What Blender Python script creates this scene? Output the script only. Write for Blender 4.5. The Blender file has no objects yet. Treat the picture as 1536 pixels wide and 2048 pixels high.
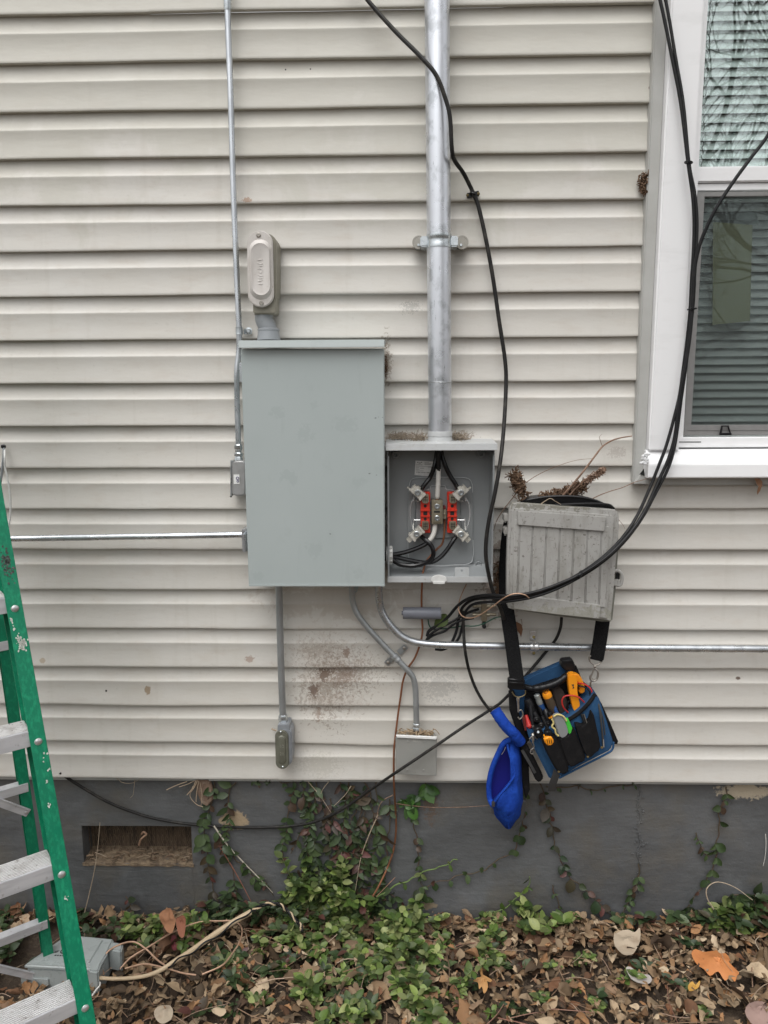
import bpy, bmesh, math, random
import numpy as np
from mathutils import Vector, Matrix, noise
random.seed(7)
V=Vector
# ---------------------------------------------------------------- camera
F_=1460.0; PITCH,YAW,ROLL=0.154333,0.024425,-0.005281
CAM=V((0,-1.983974,1.593511))
fw=V((-math.sin(YAW)*math.cos(PITCH),math.cos(YAW)*math.cos(PITCH),-math.sin(PITCH)))
r0=fw.cross(V((0,0,1))).normalized(); u0=r0.cross(fw)
RT=math.cos(ROLL)*r0+math.sin(ROLL)*u0; UP=math.cos(ROLL)*u0-math.sin(ROLL)*r0
sc=bpy.context.scene
cd=bpy.data.cameras.new('camera'); cam=bpy.data.objects.new('camera',cd); sc.collection.objects.link(cam)
cam.matrix_world=Matrix(((RT.x,UP.x,-fw.x,CAM.x),(RT.y,UP.y,-fw.y,CAM.y),(RT.z,UP.z,-fw.z,CAM.z),(0,0,0,1)))
cd.sensor_fit='VERTICAL'; cd.sensor_height=24; cd.lens=24*F_/2048; cd.clip_start=.05; cd.clip_end=300
sc.camera=cam
# ---------------------------------------------------------------- world, sun, exposure
SUN_EL,SUN_AZ=math.radians(64),math.radians(200)      # azimuth clockwise from +Y
w=bpy.data.worlds.new("World"); sc.world=w; w.use_nodes=True
nt=w.node_tree; nt.nodes.clear()
sky=nt.nodes.new('ShaderNodeTexSky'); sky.sky_type='NISHITA'; sky.sun_disc=False
sky.sun_elevation=SUN_EL; sky.sun_rotation=SUN_AZ; sky.air_density=1.0; sky.dust_density=4.0; sky.ozone_density=.5
hs=nt.nodes.new('ShaderNodeHueSaturation'); hs.inputs['Saturation'].default_value=.06
bg=nt.nodes.new('ShaderNodeBackground'); bg.inputs[1].default_value=.15
wo=nt.nodes.new('ShaderNodeOutputWorld')
nt.links.new(sky.outputs[0],hs.inputs['Color']); nt.links.new(hs.outputs[0],bg.inputs[0]); nt.links.new(bg.outputs[0],wo.inputs[0])
sd=bpy.data.lights.new('sun','SUN'); sd.energy=1.0; sd.angle=math.radians(60); sd.color=(1,.985,.955)
so=bpy.data.objects.new('sun',sd); sc.collection.objects.link(so)
sdir=V((math.sin(SUN_AZ)*math.cos(SUN_EL),math.cos(SUN_AZ)*math.cos(SUN_EL),math.sin(SUN_EL)))
so.rotation_euler=sdir.to_track_quat('Z','Y').to_euler(); so.location=(0,-3,6)
sc.view_settings.view_transform='Standard'; sc.view_settings.look='None'; sc.view_settings.exposure=0.34; sc.view_settings.gamma=1
# ---------------------------------------------------------------- helpers
def ray(px,py): return fw+RT*((px-768)/F_)-UP*((py-1024)/F_)
def P(px,py,off=0):
    d=ray(px,py); return CAM+d*((-off-CAM.y)/d.y)
def G(px,py,z=0):
    d=ray(px,py); return CAM+d*((z-CAM.z)/d.z)
def proj(p):
    d=V(p)-CAM; z=d.dot(fw); return (768+F_*d.dot(RT)/z,1024-F_*d.dot(UP)/z)
def cr(pts,n=8,closed=False):
    """Catmull-Rom through points (Vectors)"""
    pts=[V(p) for p in pts]; L=len(pts); out=[]
    if L<3 and not closed: return pts
    for i in range(L if closed else L-1):
        if closed: a,b,c,d=pts[i-1],pts[i],pts[(i+1)%L],pts[(i+2)%L]
        else:
            b,c=pts[i],pts[i+1]; a=pts[i-1] if i else b*2-c; d=pts[i+2] if i+2<L else c*2-b
        for k in range(n):
            t=k/n
            out.append(.5*((2*b)+(c-a)*t+(2*a-5*b+4*c-d)*t*t+(3*b-a-3*c+d)*t**3))
    if not closed: out.append(pts[-1])
    return out
def sm(poly,n=4): return [(q.x,q.y) for q in cr([V((a,b,0)) for a,b in poly],n,True)]
def rr(x0,y0,x1,y1,r,n=5):
    o=[]
    for cx,cy,a0 in ((x1-r,y0+r,-90),(x1-r,y1-r,0),(x0+r,y1-r,90),(x0+r,y0+r,180)):
        for k in range(n+1):
            a=math.radians(a0+90*k/n); o.append((cx+r*math.cos(a),cy+r*math.sin(a)))
    return o
def circ(x,y,r,n=16,ry=None):
    return [(x+r*math.cos(2*math.pi*k/n),y+(ry or r)*math.sin(2*math.pi*k/n)) for k in range(n)]
WOFF={}
def orth(d):
    d=d.normalized(); a=V((0,0,1)) if abs(d.z)<.9 else V((1,0,0))
    u=d.cross(a).normalized(); return u,d.cross(u)
class MB:
    def __init__(s): s.v=[];s.f=[];s.mi=[];s.m=0
    def add(s,v,f):
        o=len(s.v); s.v+= [tuple(p) for p in v]
        for q in f: s.f.append(tuple(i+o for i in q)); s.mi.append(s.m)
        return s
    def addbm(s,bm):
        bm.verts.index_update()
        s.add([v.co for v in bm.verts],[[v.index for v in f.verts] for f in bm.faces]); bm.free(); return s
    def box(s,c,size,bev=0,ax=None,seg=2):
        """box centred c, size along axes ax (3 vectors) or world"""
        ax=ax or (V((1,0,0)),V((0,1,0)),V((0,0,1)))
        bm=bmesh.new(); bmesh.ops.create_cube(bm,size=1)
        for v in bm.verts: v.co=V((v.co.x*size[0],v.co.y*size[1],v.co.z*size[2]))
        if bev: bmesh.ops.bevel(bm,geom=bm.edges[:],offset=bev,segments=seg,affect='EDGES',clamp_overlap=True)
        for v in bm.verts: v.co=V(c)+ax[0]*v.co.x+ax[1]*v.co.y+ax[2]*v.co.z
        return s.addbm(bm)
    def prism(s,p3,h,bev=0,seg=2):
        """planar polygon (world points) extruded by vector h"""
        bm=bmesh.new(); a=[bm.verts.new(p) for p in p3]; b=[bm.verts.new(V(p)+h) for p in p3]; n=len(a)
        bm.faces.new(a); bm.faces.new(b[::-1])
        for i in range(n): bm.faces.new((a[i],b[i],b[(i+1)%n],a[(i+1)%n]))
        bmesh.ops.recalc_face_normals(bm,faces=bm.faces[:])
        if bev:
            bm.normal_update()
            ed=[e for e in bm.edges if len(e.link_faces)==2 and e.calc_face_angle(0)>.5]
            bmesh.ops.bevel(bm,geom=ed,offset=bev,segments=seg,affect='EDGES',clamp_overlap=True)
        return s.addbm(bm)
    def plate(s,poly,o0,o1,bev=0,seg=2):
        """outline given where it is seen on the plane at offset o1 from the wall; extruded straight back to o0"""
        return s.prism([P(x,y,o1) for x,y in poly],V((0,o1-o0,0)),bev,seg)
    def tube(s,pts,r,n=8,cap=True,ell=None):
        pts=[V(p) for p in pts]; L=len(pts)
        t=[(pts[min(i+1,L-1)]-pts[max(i-1,0)]).normalized() for i in range(L)]
        u,_=orth(t[0]); vs=[];fs=[]
        for i in range(L):
            u=(u-t[i]*u.dot(t[i])).normalized(); w_=t[i].cross(u); R=r(i/(L-1)) if callable(r) else r
            for k in range(n):
                a=2*math.pi*k/n; vs.append(pts[i]+u*(R*math.cos(a))+w_*(R*math.sin(a)))
        for i in range(L-1):
            for k in range(n):
                k2=(k+1)%n; fs.append((i*n+k,i*n+k2,(i+1)*n+k2,(i+1)*n+k))
        if cap: fs.append(tuple(range(n))[::-1]); fs.append(tuple((L-1)*n+k for k in range(n)))
        return s.add(vs,fs)
    def ribbon(s,pts,wid,th,nrm=V((0,-1,0))):
        pts=[V(p) for p in pts]; L=len(pts); vs=[];fs=[]
        for i in range(L):
            t=(pts[min(i+1,L-1)]-pts[max(i-1,0)]).normalized(); n_=nrm(i/(L-1)) if callable(nrm) else nrm
            sd_=t.cross(n_).normalized(); n2=sd_.cross(t)
            W=wid(i/(L-1)) if callable(wid) else wid
            for a,b in ((-1,1),(0,1.25),(1,1),(1,-1),(-1,-1)): vs.append(pts[i]+sd_*(a*W/2)+n2*(b*th/2))
        for i in range(L-1):
            for k in range(5): fs.append((i*5+k,(i+1)*5+k,(i+1)*5+(k+1)%5,i*5+(k+1)%5))
        fs.append((4,3,2,1,0)); fs.append(tuple((L-1)*5+k for k in range(5)))
        return s.add(vs,fs)
    def lathe(s,p,d,prof,n=20,cap=True,a0=0):
        p=V(p); d=V(d).normalized(); u,w_=orth(d); vs=[];fs=[]
        for h,r in prof:
            for k in range(n):
                a=2*math.pi*k/n+a0; vs.append(p+d*h+u*(r*math.cos(a))+w_*(r*math.sin(a)))
        L=len(prof)
        for i in range(L-1):
            for k in range(n):
                k2=(k+1)%n; fs.append((i*n+k,i*n+k2,(i+1)*n+k2,(i+1)*n+k))
        if cap: fs.append(tuple(range(n))[::-1]); fs.append(tuple((L-1)*n+k for k in range(n)))
        return s.add(vs,fs)
    def torus(s,c,d,R,r,n=24,m=6):
        c=V(c); u,w_=orth(V(d)); pts=[c+u*(R*math.cos(2*math.pi*k/n))+w_*(R*math.sin(2*math.pi*k/n)) for k in range(n+1)]
        return s.tube(pts,r,m,False)
    def build(s,name,mats,parent=None,ang=32):
        me=bpy.data.meshes.new(name); mats=mats if isinstance(mats,(list,tuple)) else [mats]
        if parent is not None: off=V(WOFF[parent.name])
        else:
            A=np.array(s.v); lo=A.min(0); hi=A.max(0); off=V(((lo[0]+hi[0])/2,(lo[1]+hi[1])/2,lo[2]))
        o_=off; me.from_pydata([(a-o_.x,b-o_.y,c-o_.z) for a,b,c in s.v],[],s.f)
        for m in mats: me.materials.append(m)
        if len(mats)>1: me.polygons.foreach_set('material_index',s.mi)
        me.update(); me.validate()
        bm=bmesh.new(); bm.from_mesh(me)
        bmesh.ops.recalc_face_normals(bm,faces=bm.faces[:]) if len(s.f)<60000 else None
        bm.to_mesh(me); bm.free()
        if ang: me.shade_smooth(); me.set_sharp_from_angle(angle=math.radians(ang))
        o=bpy.data.objects.new(name,me); sc.collection.objects.link(o)
        if parent is not None: o.parent=parent
        else: o.location=off
        WOFF[o.name]=tuple(off); return o
def tag(o,label=None,cat=None,group=None,kind=None):
    if label: o['label']=label
    if cat: o['category']=cat
    if group: o['group']=group
    if kind: o['kind']=kind
    return o
def thing(name,label,cat,loc,group=None,kind=None):
    o=bpy.data.objects.new(name,None); sc.collection.objects.link(o); o.location=V(loc); o.empty_display_size=.05
    WOFF[o.name]=tuple(V(loc)); return tag(o,label,cat,group,kind)
# ---------------------------------------------------------------- materials
def M(name,col,rough=.5,metal=0,layers=(),bump=(),island=None,spots=(),spec=None,alpha=None,rvar=0,trans=None):
    m=bpy.data.materials.new(name); m.use_nodes=True; nt=m.node_tree; N=nt.nodes; Lk=nt.links
    b=N['Principled BSDF']; b.inputs['Roughness'].default_value=rough; b.inputs['Metallic'].default_value=metal
    if spec is not None: b.inputs['Specular IOR Level'].default_value=spec
    geo=N.new('ShaderNodeNewGeometry')
    def noise_(scale,detail=4,dist=0,rgh=.6):
        mp=N.new('ShaderNodeMapping'); mp.inputs['Scale'].default_value=scale if isinstance(scale,(tuple,list)) else (scale,)*3
        Lk.new(geo.outputs['Position'],mp.inputs['Vector']); t=N.new('ShaderNodeTexNoise'); t.inputs['Scale'].default_value=1
        t.inputs['Detail'].default_value=detail; t.inputs['Distortion'].default_value=dist; t.inputs['Roughness'].default_value=rgh
        Lk.new(mp.outputs[0],t.inputs['Vector']); return t.outputs['Fac']
    def rng(x,lo,hi,a=0,c=1):
        r=N.new('ShaderNodeMapRange'); r.inputs['From Min'].default_value=lo; r.inputs['From Max'].default_value=hi
        r.inputs['To Min'].default_value=a; r.inputs['To Max'].default_value=c; Lk.new(x,r.inputs['Value']); return r.outputs[0]
    def mix(fac,A,c2):
        x=N.new('ShaderNodeMix'); x.data_type='RGBA'; Lk.new(fac,x.inputs[0]) 
        Lk.new(A,x.inputs[6]); x.inputs[7].default_value=(*c2,1); return x.outputs[2]
    if island:
        cr_=N.new('ShaderNodeValToRGB'); cr_.color_ramp.interpolation='LINEAR'; e=cr_.color_ramp.elements
        while len(e)<len(island): e.new(.5)
        for i,c in enumerate(island): e[i].position=i/(len(island)-1); e[i].color=(*c,1)
        Lk.new(geo.outputs['Random Per Island'],cr_.inputs[0]); cur=cr_.outputs[0]
    else:
        c_=N.new('ShaderNodeRGB'); c_.outputs[0].default_value=(*col,1); cur=c_.outputs[0]
    for l in layers:       # (colour, scale, lo, hi, amount[, distortion])
        f=rng(noise_(l[1],5,l[5] if len(l)>5 else 0),l[2],l[3],0,l[4]); cur=mix(f,cur,l[0])
    for p,r,c,amt,ns,soft in spots:   # stains and tone patches with a shape of their own (world position, radii xz)
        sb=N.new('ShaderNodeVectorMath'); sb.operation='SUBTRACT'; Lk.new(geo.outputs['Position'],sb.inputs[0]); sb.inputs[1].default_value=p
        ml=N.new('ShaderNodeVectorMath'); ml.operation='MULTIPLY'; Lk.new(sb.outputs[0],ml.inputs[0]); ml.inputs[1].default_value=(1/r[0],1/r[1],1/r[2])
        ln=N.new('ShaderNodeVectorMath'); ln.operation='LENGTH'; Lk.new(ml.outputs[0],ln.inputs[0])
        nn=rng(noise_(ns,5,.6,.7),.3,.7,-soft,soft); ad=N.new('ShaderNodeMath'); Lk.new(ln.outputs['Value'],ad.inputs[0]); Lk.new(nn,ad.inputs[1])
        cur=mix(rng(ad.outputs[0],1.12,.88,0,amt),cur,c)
    Lk.new(cur,b.inputs['Base Color'])
    if rvar:
        Lk.new(rng(noise_(22,4),.3,.7,max(0.02,rough-rvar),min(1,rough+rvar)),b.inputs['Roughness'])
    prev=None
    for s_,st,d in bump:
        bp=N.new('ShaderNodeBump'); bp.inputs['Strength'].default_value=st; bp.inputs['Distance'].default_value=d
        Lk.new(noise_(s_,4),bp.inputs['Height'])
        if prev: Lk.new(prev,bp.inputs['Normal'])
        prev=bp.outputs[0]
    if prev: Lk.new(prev,b.inputs['Normal'])
    if trans: b.inputs['Subsurface Weight'].default_value=0
    if alpha is not None:
        b.inputs['Alpha'].default_value=alpha
    return m
def wp(px,py,off=0): p=P(px,py,off); return (p.x,p.y,p.z)
dirt=(.23,.18,.14)
stain_and_tone=[]
for x,y,rx,rz,c,a,ns,so_ in [
   (768,-60,2.2,.5,(.50,.485,.42),.55,3,.5),(655,1420,.6,.16,(.55,.52,.46),.3,5,.7),  # first entry: broad khaki tone, darker towards the top of the siding
   (655,1330,.08,.07,(.42,.34,.28),.24,50,1.6),(648,1350,.018,.018,(.13,.085,.06),.9,120,.9),(628,1382,.014,.017,(.14,.09,.07),.85,130,.9),
   (690,1350,.035,.022,(.25,.19,.15),.6,160,1.3),(668,1405,.07,.03,(.36,.27,.21),.2,60,1.8),(693,1305,.008,.016,(.22,.14,.10),.7,140,.7),(650,1375,.045,.06,(.20,.14,.10),.45,95,2.7),(700,1345,.05,.035,(.20,.14,.10),.45,110,2.9),(640,1300,.04,.02,(.28,.22,.18),.35,100,2.7),
   (636,1430,.006,.02,(.25,.17,.12),.6,90,.7),(880,1375,.04,.035,(.30,.29,.27),.45,120,1.4),(295,1381,.009,.013,(.32,.24,.16),.9,90,.35),(85,1321,.008,.008,(.42,.34,.25),.8,90,.3),
   (212,1382,.003,.003,(.03,.025,.02),1,200,.2),(822,613,.02,.012,(.24,.23,.21),.5,240,1.5),(690,1200,.22,.05,(.42,.36,.30),.4,14,.8),(1235,905,.02,.012,(.3,.25,.22),.4,200,1.4),
   (493,400,.014,.005,(.38,.24,.16),.8,160,1.0),(498,1318,.012,.01,(.35,.25,.2),.7,120,.6),(1478,1358,.007,.004,(.10,.06,.04),.9,120,.4),(570,136,.002,.002,(.02,.02,.02),1,60,.1),(620,135,.0018,.0018,(.02,.02,.02),1,60,.1),
   (1300,175,.003,.004,(.15,.08,.06),.9,60,.3),(800,875,.06,.012,(.27,.2,.15),.55,90,1.1),(920,875,.03,.012,(.22,.16,.12),.6,90,1.2),(1000,1150,.05,.09,(.2,.12,.08),.55,60,1.3),(773,720,.012,.05,(.2,.15,.1),.6,120,1.2),(640,1530,.05,.03,(.4,.38,.33),.4,150,1.4)]:
    stain_and_tone.append((wp(x,y),(rx,.05,rz),c,a,ns,so_))
m_siding=M('siding_vinyl',(.61,.586,.54),.55,0,[((.52,.497,.45),(1.5,1.5,4),.35,.7,.5),((.62,.605,.575),(5,5,2.5),.45,.72,.5),((.34,.31,.26),(60,60,90),.60,.82,.30),((.43,.40,.34),(26,26,1.6),.56,.78,.28),((.46,.385,.315),(10,10,30),.52,.8,.35),((.16,.14,.12),(230,200,170),.70,.78,.4)],[((4,4,12),.35,.006),(260,.12,.001)],spots=stain_and_tone,rvar=.08)
m_white=M('white_vinyl',(.86,.86,.865),.38,0,[((.62,.62,.61),(7,7,25),.55,.85,.4),((.35,.33,.3),(150,150,150),.70,.8,.35)],[(50,.1,.001)])
m_trim=M('beige_trim',(.46,.46,.44),.5,0,[((.36,.355,.33),9,.4,.7,.5)],[(30,.1,.001)])
m_found=M('painted_concrete',(.122,.126,.129),.55,0,[((.078,.080,.082),(3,3,4),.4,.6,.75),((.15,.155,.16),(9,9,6),.55,.7,.5),((.13,.115,.09),(6,6,6),.5,.72,.6),((.17,.175,.18),(14,14,90),.66,.8,.35),((.19,.18,.165),(90,90,160),.70,.78,.5)],[((12,12,50),.45,.004),(45,.45,.004),(160,.4,.0015),((4,4,4),.5,.014)],rvar=.15,
   spots=[(wp(468,1640,-.03),(.042,.03,.03),(.38,.29,.19),1,60,.35),(wp(1490,1583,-.03),(.075,.03,.022),(.42,.36,.27),1,60,.5),(wp(862,1610,-.03),(.02,.03,.05),(.14,.09,.06),.6,80,1.0),(wp(855,1812,-.03),(.03,.03,.012),(.3,.24,.16),.9,60,.4)])
m_soil=M('soil',(.075,.052,.035),.95,0,[((.03,.022,.016),12,.35,.7,.8),((.16,.12,.08),60,.5,.75,.6)],[(30,.8,.02),(140,.6,.006)])
m_grass=M('lawn',(.07,.075,.03),.95,0,[((.12,.085,.05),3,.4,.65,.9),((.03,.045,.02),40,.45,.7,.6)],[(60,.8,.03)])
m_panel=M('panel_paint',(.385,.43,.425),.42,.0,[((.42,.462,.458),(3,3,2.2),.4,.7,.7),((.335,.372,.367),(16,16,11),.60,.76,.4),((.33,.365,.36),(40,40,6),.60,.75,.35),((.27,.29,.285),(60,60,60),.72,.80,.4)],[(25,.05,.002),(500,.08,.0004)],rvar=.06,
   spots=[(wp(a,b,.14),(.002*r,.05,.0012*r),(.13,.14,.14),.8,150,.5) for a,b,r in ((751,836,1.2),(757,834,.8),(765,835,.9),(739,947,1.4),(753,950,.8),(660,1068,1.2))]+[(wp(a,b,.14),(.012*r,.05,.010*r),(.35,.392,.388),.5,60,1.2) for a,b,r in ((557,823,1.2),(575,955,1.5),(630,1098,1.6),(715,965,1.2),(627,810,.9),(720,1148,1),(515,1152,1.1),(690,850,2),(610,870,1.6))])
m_hood=M('hood_paint',(.47,.515,.51),.38,0,[((.40,.44,.435),20,.5,.75,.5)])
m_meterdoor=None
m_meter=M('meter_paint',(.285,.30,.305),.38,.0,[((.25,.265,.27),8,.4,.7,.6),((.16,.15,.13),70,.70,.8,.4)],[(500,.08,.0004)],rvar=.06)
m_boxtop=M('light_grey_paint',(.47,.48,.48),.4,0,[((.34,.33,.30),(30,30,30),.5,.8,.5),((.25,.2,.16),(120,120,120),.62,.75,.5)],[(200,.1,.0006)])
m_galv=M('galvanised_steel',(.68,.71,.74),.30,.85,[((.42,.45,.48),(28,28,9),.4,.65,.7),((.72,.75,.78),(50,50,8),.55,.75,.5),((.25,.25,.25),(110,110,40),.68,.76,.6)],[(120,.08,.0008)],rvar=.12)
m_emt=M('dull_conduit',(.43,.45,.46),.42,.65,[((.32,.335,.34),(40,40,14),.4,.7,.7),((.16,.14,.12),(150,150,60),.66,.76,.6)],[(160,.1,.0006)],rvar=.1)
m_zinc=M('zinc_fitting',(.62,.66,.68),.28,.9,[((.4,.43,.45),90,.45,.7,.6)],[(300,.1,.0005)],rvar=.1)
m_alu=M('cast_aluminium',(.44,.44,.44),.4,.55,[((.34,.34,.33),60,.4,.7,.6)],[(500,.3,.0006)],rvar=.1)
m_olive=M('olive_grey_paint',(.17,.17,.135),.4,.2,[((.12,.12,.09),60,.4,.7,.6)],[(300,.15,.0006)])
m_lbcover=M('weathered_cover',(.58,.55,.52),.5,.1,[((.46,.42,.38),(30,30,20),.45,.7,.7),((.3,.22,.17),130,.66,.76,.6)],[(220,.3,.001)])
m_lbbody=M('khaki_body',(.27,.255,.205),.5,.1,[((.2,.18,.14),40,.4,.7,.6)],[(300,.2,.0007)])
m_pvc=M('grey_pvc',(.26,.275,.29),.42,0,[((.34,.35,.35),18,.5,.75,.5),((.18,.18,.18),90,.62,.75,.4)],[(100,.08,.0005)])
m_found2=None
m_pvc2=M('slate_pvc',(.19,.20,.235),.38,0,[((.13,.135,.15),(14,14,60),.5,.75,.5)],[(100,.06,.0005)])
m_black=M('black_cable',(.010,.010,.011),.42,0,[((.05,.047,.043),(40,40,40),.55,.8,.5)],[(200,.1,.0004)],rvar=.1,spec=.3)
m_dkcable=M('weathered_black_cable',(.016,.015,.0145),.55,0,[((.085,.075,.062),(30,30,30),.5,.78,.6)],[(200,.15,.0004)],spec=.25)
m_black2=M('black_insulation',(.006,.006,.007),.24,0,[((.03,.03,.03),60,.6,.8,.4)])
m_whtape=M('white_tape',(.66,.64,.60),.5,0,[((.42,.39,.35),(80,80,40),.5,.75,.5)],[(300,.4,.001)])
m_copper=M('copper',(.33,.14,.075),.42,.6,[((.14,.08,.05),(60,60,30),.45,.7,.6)],rvar=.1)
m_paleWire=M('pale_copper_wire',(.50,.32,.22),.45,.4,[((.3,.17,.1),60,.45,.7,.6)])
m_red=M('red_insulator',(.62,.035,.015),.45,0,[((.45,.02,.01),90,.5,.7,.5)])
m_redd=M('dark_red',(.14,.02,.015),.5)
m_lug=M('plated_lug',(.72,.70,.64),.33,.45,[((.38,.35,.28),140,.45,.7,.6)],[(400,.2,.0004)],rvar=.1)
m_brass=M('tinned_brass',(.36,.32,.24),.4,.7,[((.25,.21,.15),90,.4,.7,.6)],rvar=.1)
m_dark=M('dark_gap',(.012,.012,.012),.8)
m_spring=M('bright_wire',(.75,.75,.75),.25,.7)
m_clear=M('clear_poly',(.36,.375,.38),.22,0,[((.42,.435,.44),30,.5,.7,.4)])
m_bush=M('white_bushing',(.68,.68,.66),.35,0,[((.5,.5,.48),60,.5,.7,.4)])
m_label=M('paper_label',(.82,.82,.80),.6,0,[((.55,.54,.52),(90,90,300),.5,.7,.4)])
m_ink=M('ink',(.03,.03,.03),.6)
m_telecom=M('weathered_grey_plastic',(.36,.352,.335),.62,0,[((.25,.24,.215),(26,26,9),.45,.65,.7),((.17,.16,.14),(150,150,60),.58,.66,.6),((.43,.42,.40),(8,8,5),.5,.75,.5),((.10,.09,.075),(75,75,120),.62,.69,.8),((.15,.145,.12),(45,45,90),.62,.74,.5)],[(160,.3,.001)],rvar=.1,
   spots=[(wp(1120,1232,.12),(.16,.1,.03),(.25,.245,.19),.5,60,1.0),(wp(1120,1008,.12),(.15,.1,.012),(.13,.12,.08),.6,90,1.1)])
m_telecom2=M('dirty_grey_plastic',(.22,.22,.19),.7,0,[((.12,.12,.09),40,.4,.7,.7)],[(160,.3,.001)])
m_nest=M('dry_debris',(.13,.075,.045),.95,0,[((.24,.16,.1),150,.45,.65,.8),((.05,.03,.02),90,.5,.7,.6)],[(200,.8,.004)])
m_twig=M('twig',(.20,.12,.08),.8,0,[((.34,.25,.19),60,.45,.7,.6)],[(150,.3,.001)])
m_drytwig=M('dry_stem',(.42,.34,.25),.8,0,[((.26,.17,.11),60,.45,.7,.6)])
m_webbing=M('black_webbing',(.006,.006,.0065),.9,0,[((.022,.022,.023),(300,300,900),.45,.6,.8)],[((400,400,1400),.5,.001)],spec=.12)
m_blkfab=M('black_fabric',(.010,.0095,.010),.9,0,[((.022,.02,.02),(40,40,40),.5,.75,.7),((.07,.065,.06),(160,160,160),.68,.78,.4)],[(700,.5,.001),(35,.5,.004)],spec=.15)
m_bluefab=M('blue_fabric',(.013,.062,.150),.85,0,[((.025,.105,.23),(25,25,25),.45,.75,.6),((.01,.045,.12),(60,60,60),.55,.8,.4)],[(900,.5,.001),(30,.4,.004)])
m_royal=M('royal_blue_canvas',(.009,.050,.33),.85,0,[((.02,.10,.50),(24,24,14),.5,.75,.55),((.006,.03,.26),(46,46,25),.55,.75,.5)],[(900,.5,.001),((60,60,22),.8,.005),(22,.8,.010)],spec=.2)
m_royald=M('pouch_lining',(.004,.006,.18),.85)
m_blkpl=M('black_plastic',(.008,.008,.009),.35,0,[((.03,.03,.03),120,.6,.75,.5)],[(300,.1,.0004)],spec=.35)
m_blkrub=M('grey_black_rubber',(.045,.045,.046),.6)
m_orange=M('orange_yellow_plastic',(.83,.30,.012),.38,0,[((.68,.22,.01),40,.5,.75,.5)])
m_brown=M('worn_rubber_grip',(.075,.055,.035),.6,0,[((.25,.11,.03),50,.55,.7,.7)],[(200,.2,.001)])
m_redp=M('red_plastic',(.50,.03,.025),.35)
m_greyp=M('grey_plastic',(.23,.24,.24),.5)
m_green=M('bright_green',(.06,.50,.05),.4)
m_tuft=None
m_bluep=M('blue_handle',(.02,.07,.22),.4,0,[((.1,.12,.15),90,.6,.75,.5)])
m_steel=M('worn_steel',(.42,.39,.35),.3,.75,[((.2,.17,.14),120,.5,.7,.6)])
m_fiber=M('green_fibreglass',(.002,.19,.098),.42,0,[((.012,.30,.15),(130,130,55),.48,.66,.85),((.0,.10,.045),(9,9,4),.5,.8,.5),((.3,.55,.42),(75,75,45),.73,.78,.8)],[(150,.25,.001)],rvar=.1,
   spots=[])
m_ladalu=M('ladder_aluminium',(.66,.66,.68),.42,.3,[((.42,.42,.44),(12,12,60),.4,.7,.6),((.75,.75,.76),(6,6,60),.5,.8,.5),((.16,.13,.11),(60,60,60),.64,.74,.5)],[((10,10,300),.1,.0005)],rvar=.12)
m_tread=M('worn_tread',(.60,.59,.58),.55,.15,[((.30,.27,.25),(40,40,90),.45,.7,.7),((.13,.10,.08),(70,70,70),.60,.68,.85),((.7,.7,.7),(20,200,20),.55,.8,.5)],[(200,.2,.0006)],rvar=.1)
m_rivet=M('rivet',(.66,.66,.66),.3,.7)
m_case=M('frosted_case',(.36,.39,.385),.3,0,[((.44,.465,.46),12,.5,.75,.6),((.17,.18,.17),60,.66,.8,.5)],[(60,.08,.001)],rvar=.1)
m_paint=M('dried_paint',(.62,.64,.58),.6,0,[((.25,.28,.22),150,.5,.65,.8)],[(200,.4,.001)])
m_scuff=M('scuffed_fibre',(.055,.07,.06),.8,0,[((.16,.18,.17),250,.5,.65,.8)],[(200,.4,.001)])
# ================================================================ HOUSE
EXPO=.1143; ZB=.4947
house=thing('house','house wall in grey-beige horizontal vinyl siding above a grey painted foundation','house',(0,0.05,0))
XJ=P(1268.5,956,.02).x; ZJ=P(1400,966,.02).z         # outer edge of the window surround
XC=P(1297,900,.04).x; XI=P(1360,860,.04).x
ZC=P(1420,955,.045).z; XW1=XJ+1.02; ZT=2.95
HX0,HX1,HZ0,HZ1=XC+.03,XW1-.06,ZC+.05,ZT-.05
prof=[(0,.0095),(.05,.0094),(.11,.0090),(.18,.0082),(.25,.0066),(.31,.0044),(.345,.0026),(.365,.0012),(.380,.0003),(.396,.0003),(.43,.0009),(.48,.0015),(.55,.0020),(.64,.0020),(.74,.0011),(.85,-.0006),(.94,-.0022),(.985,-.0030),(1.0,-.0022),(1.004,.0004),(1.0,.0105)]
def wob(x,k):
    z=.0022*noise.noise(V((x*1.3,k*3.1,0)))+.0009*noise.noise(V((x*6,k*7.7,4)))
    if k<7: z+=.0012*noise.noise(V((x*4,k*5.5,9)))
    y=.0016*noise.noise(V((x*2.1,k*4.3,7)))+.0006*noise.noise(V((x*9,k*2.3,7)))
    return z,y
xs=[-4+.25*i for i in range(11)]+[-1.5+.03*i for i in range(1,100)]+[1.5+.25*i for i in range(11)]
seams={0:P(557,1520).x,12:P(524,450).x,6:P(1080,1050).x,18:P(300,60).x}
mb=MB()
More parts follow.
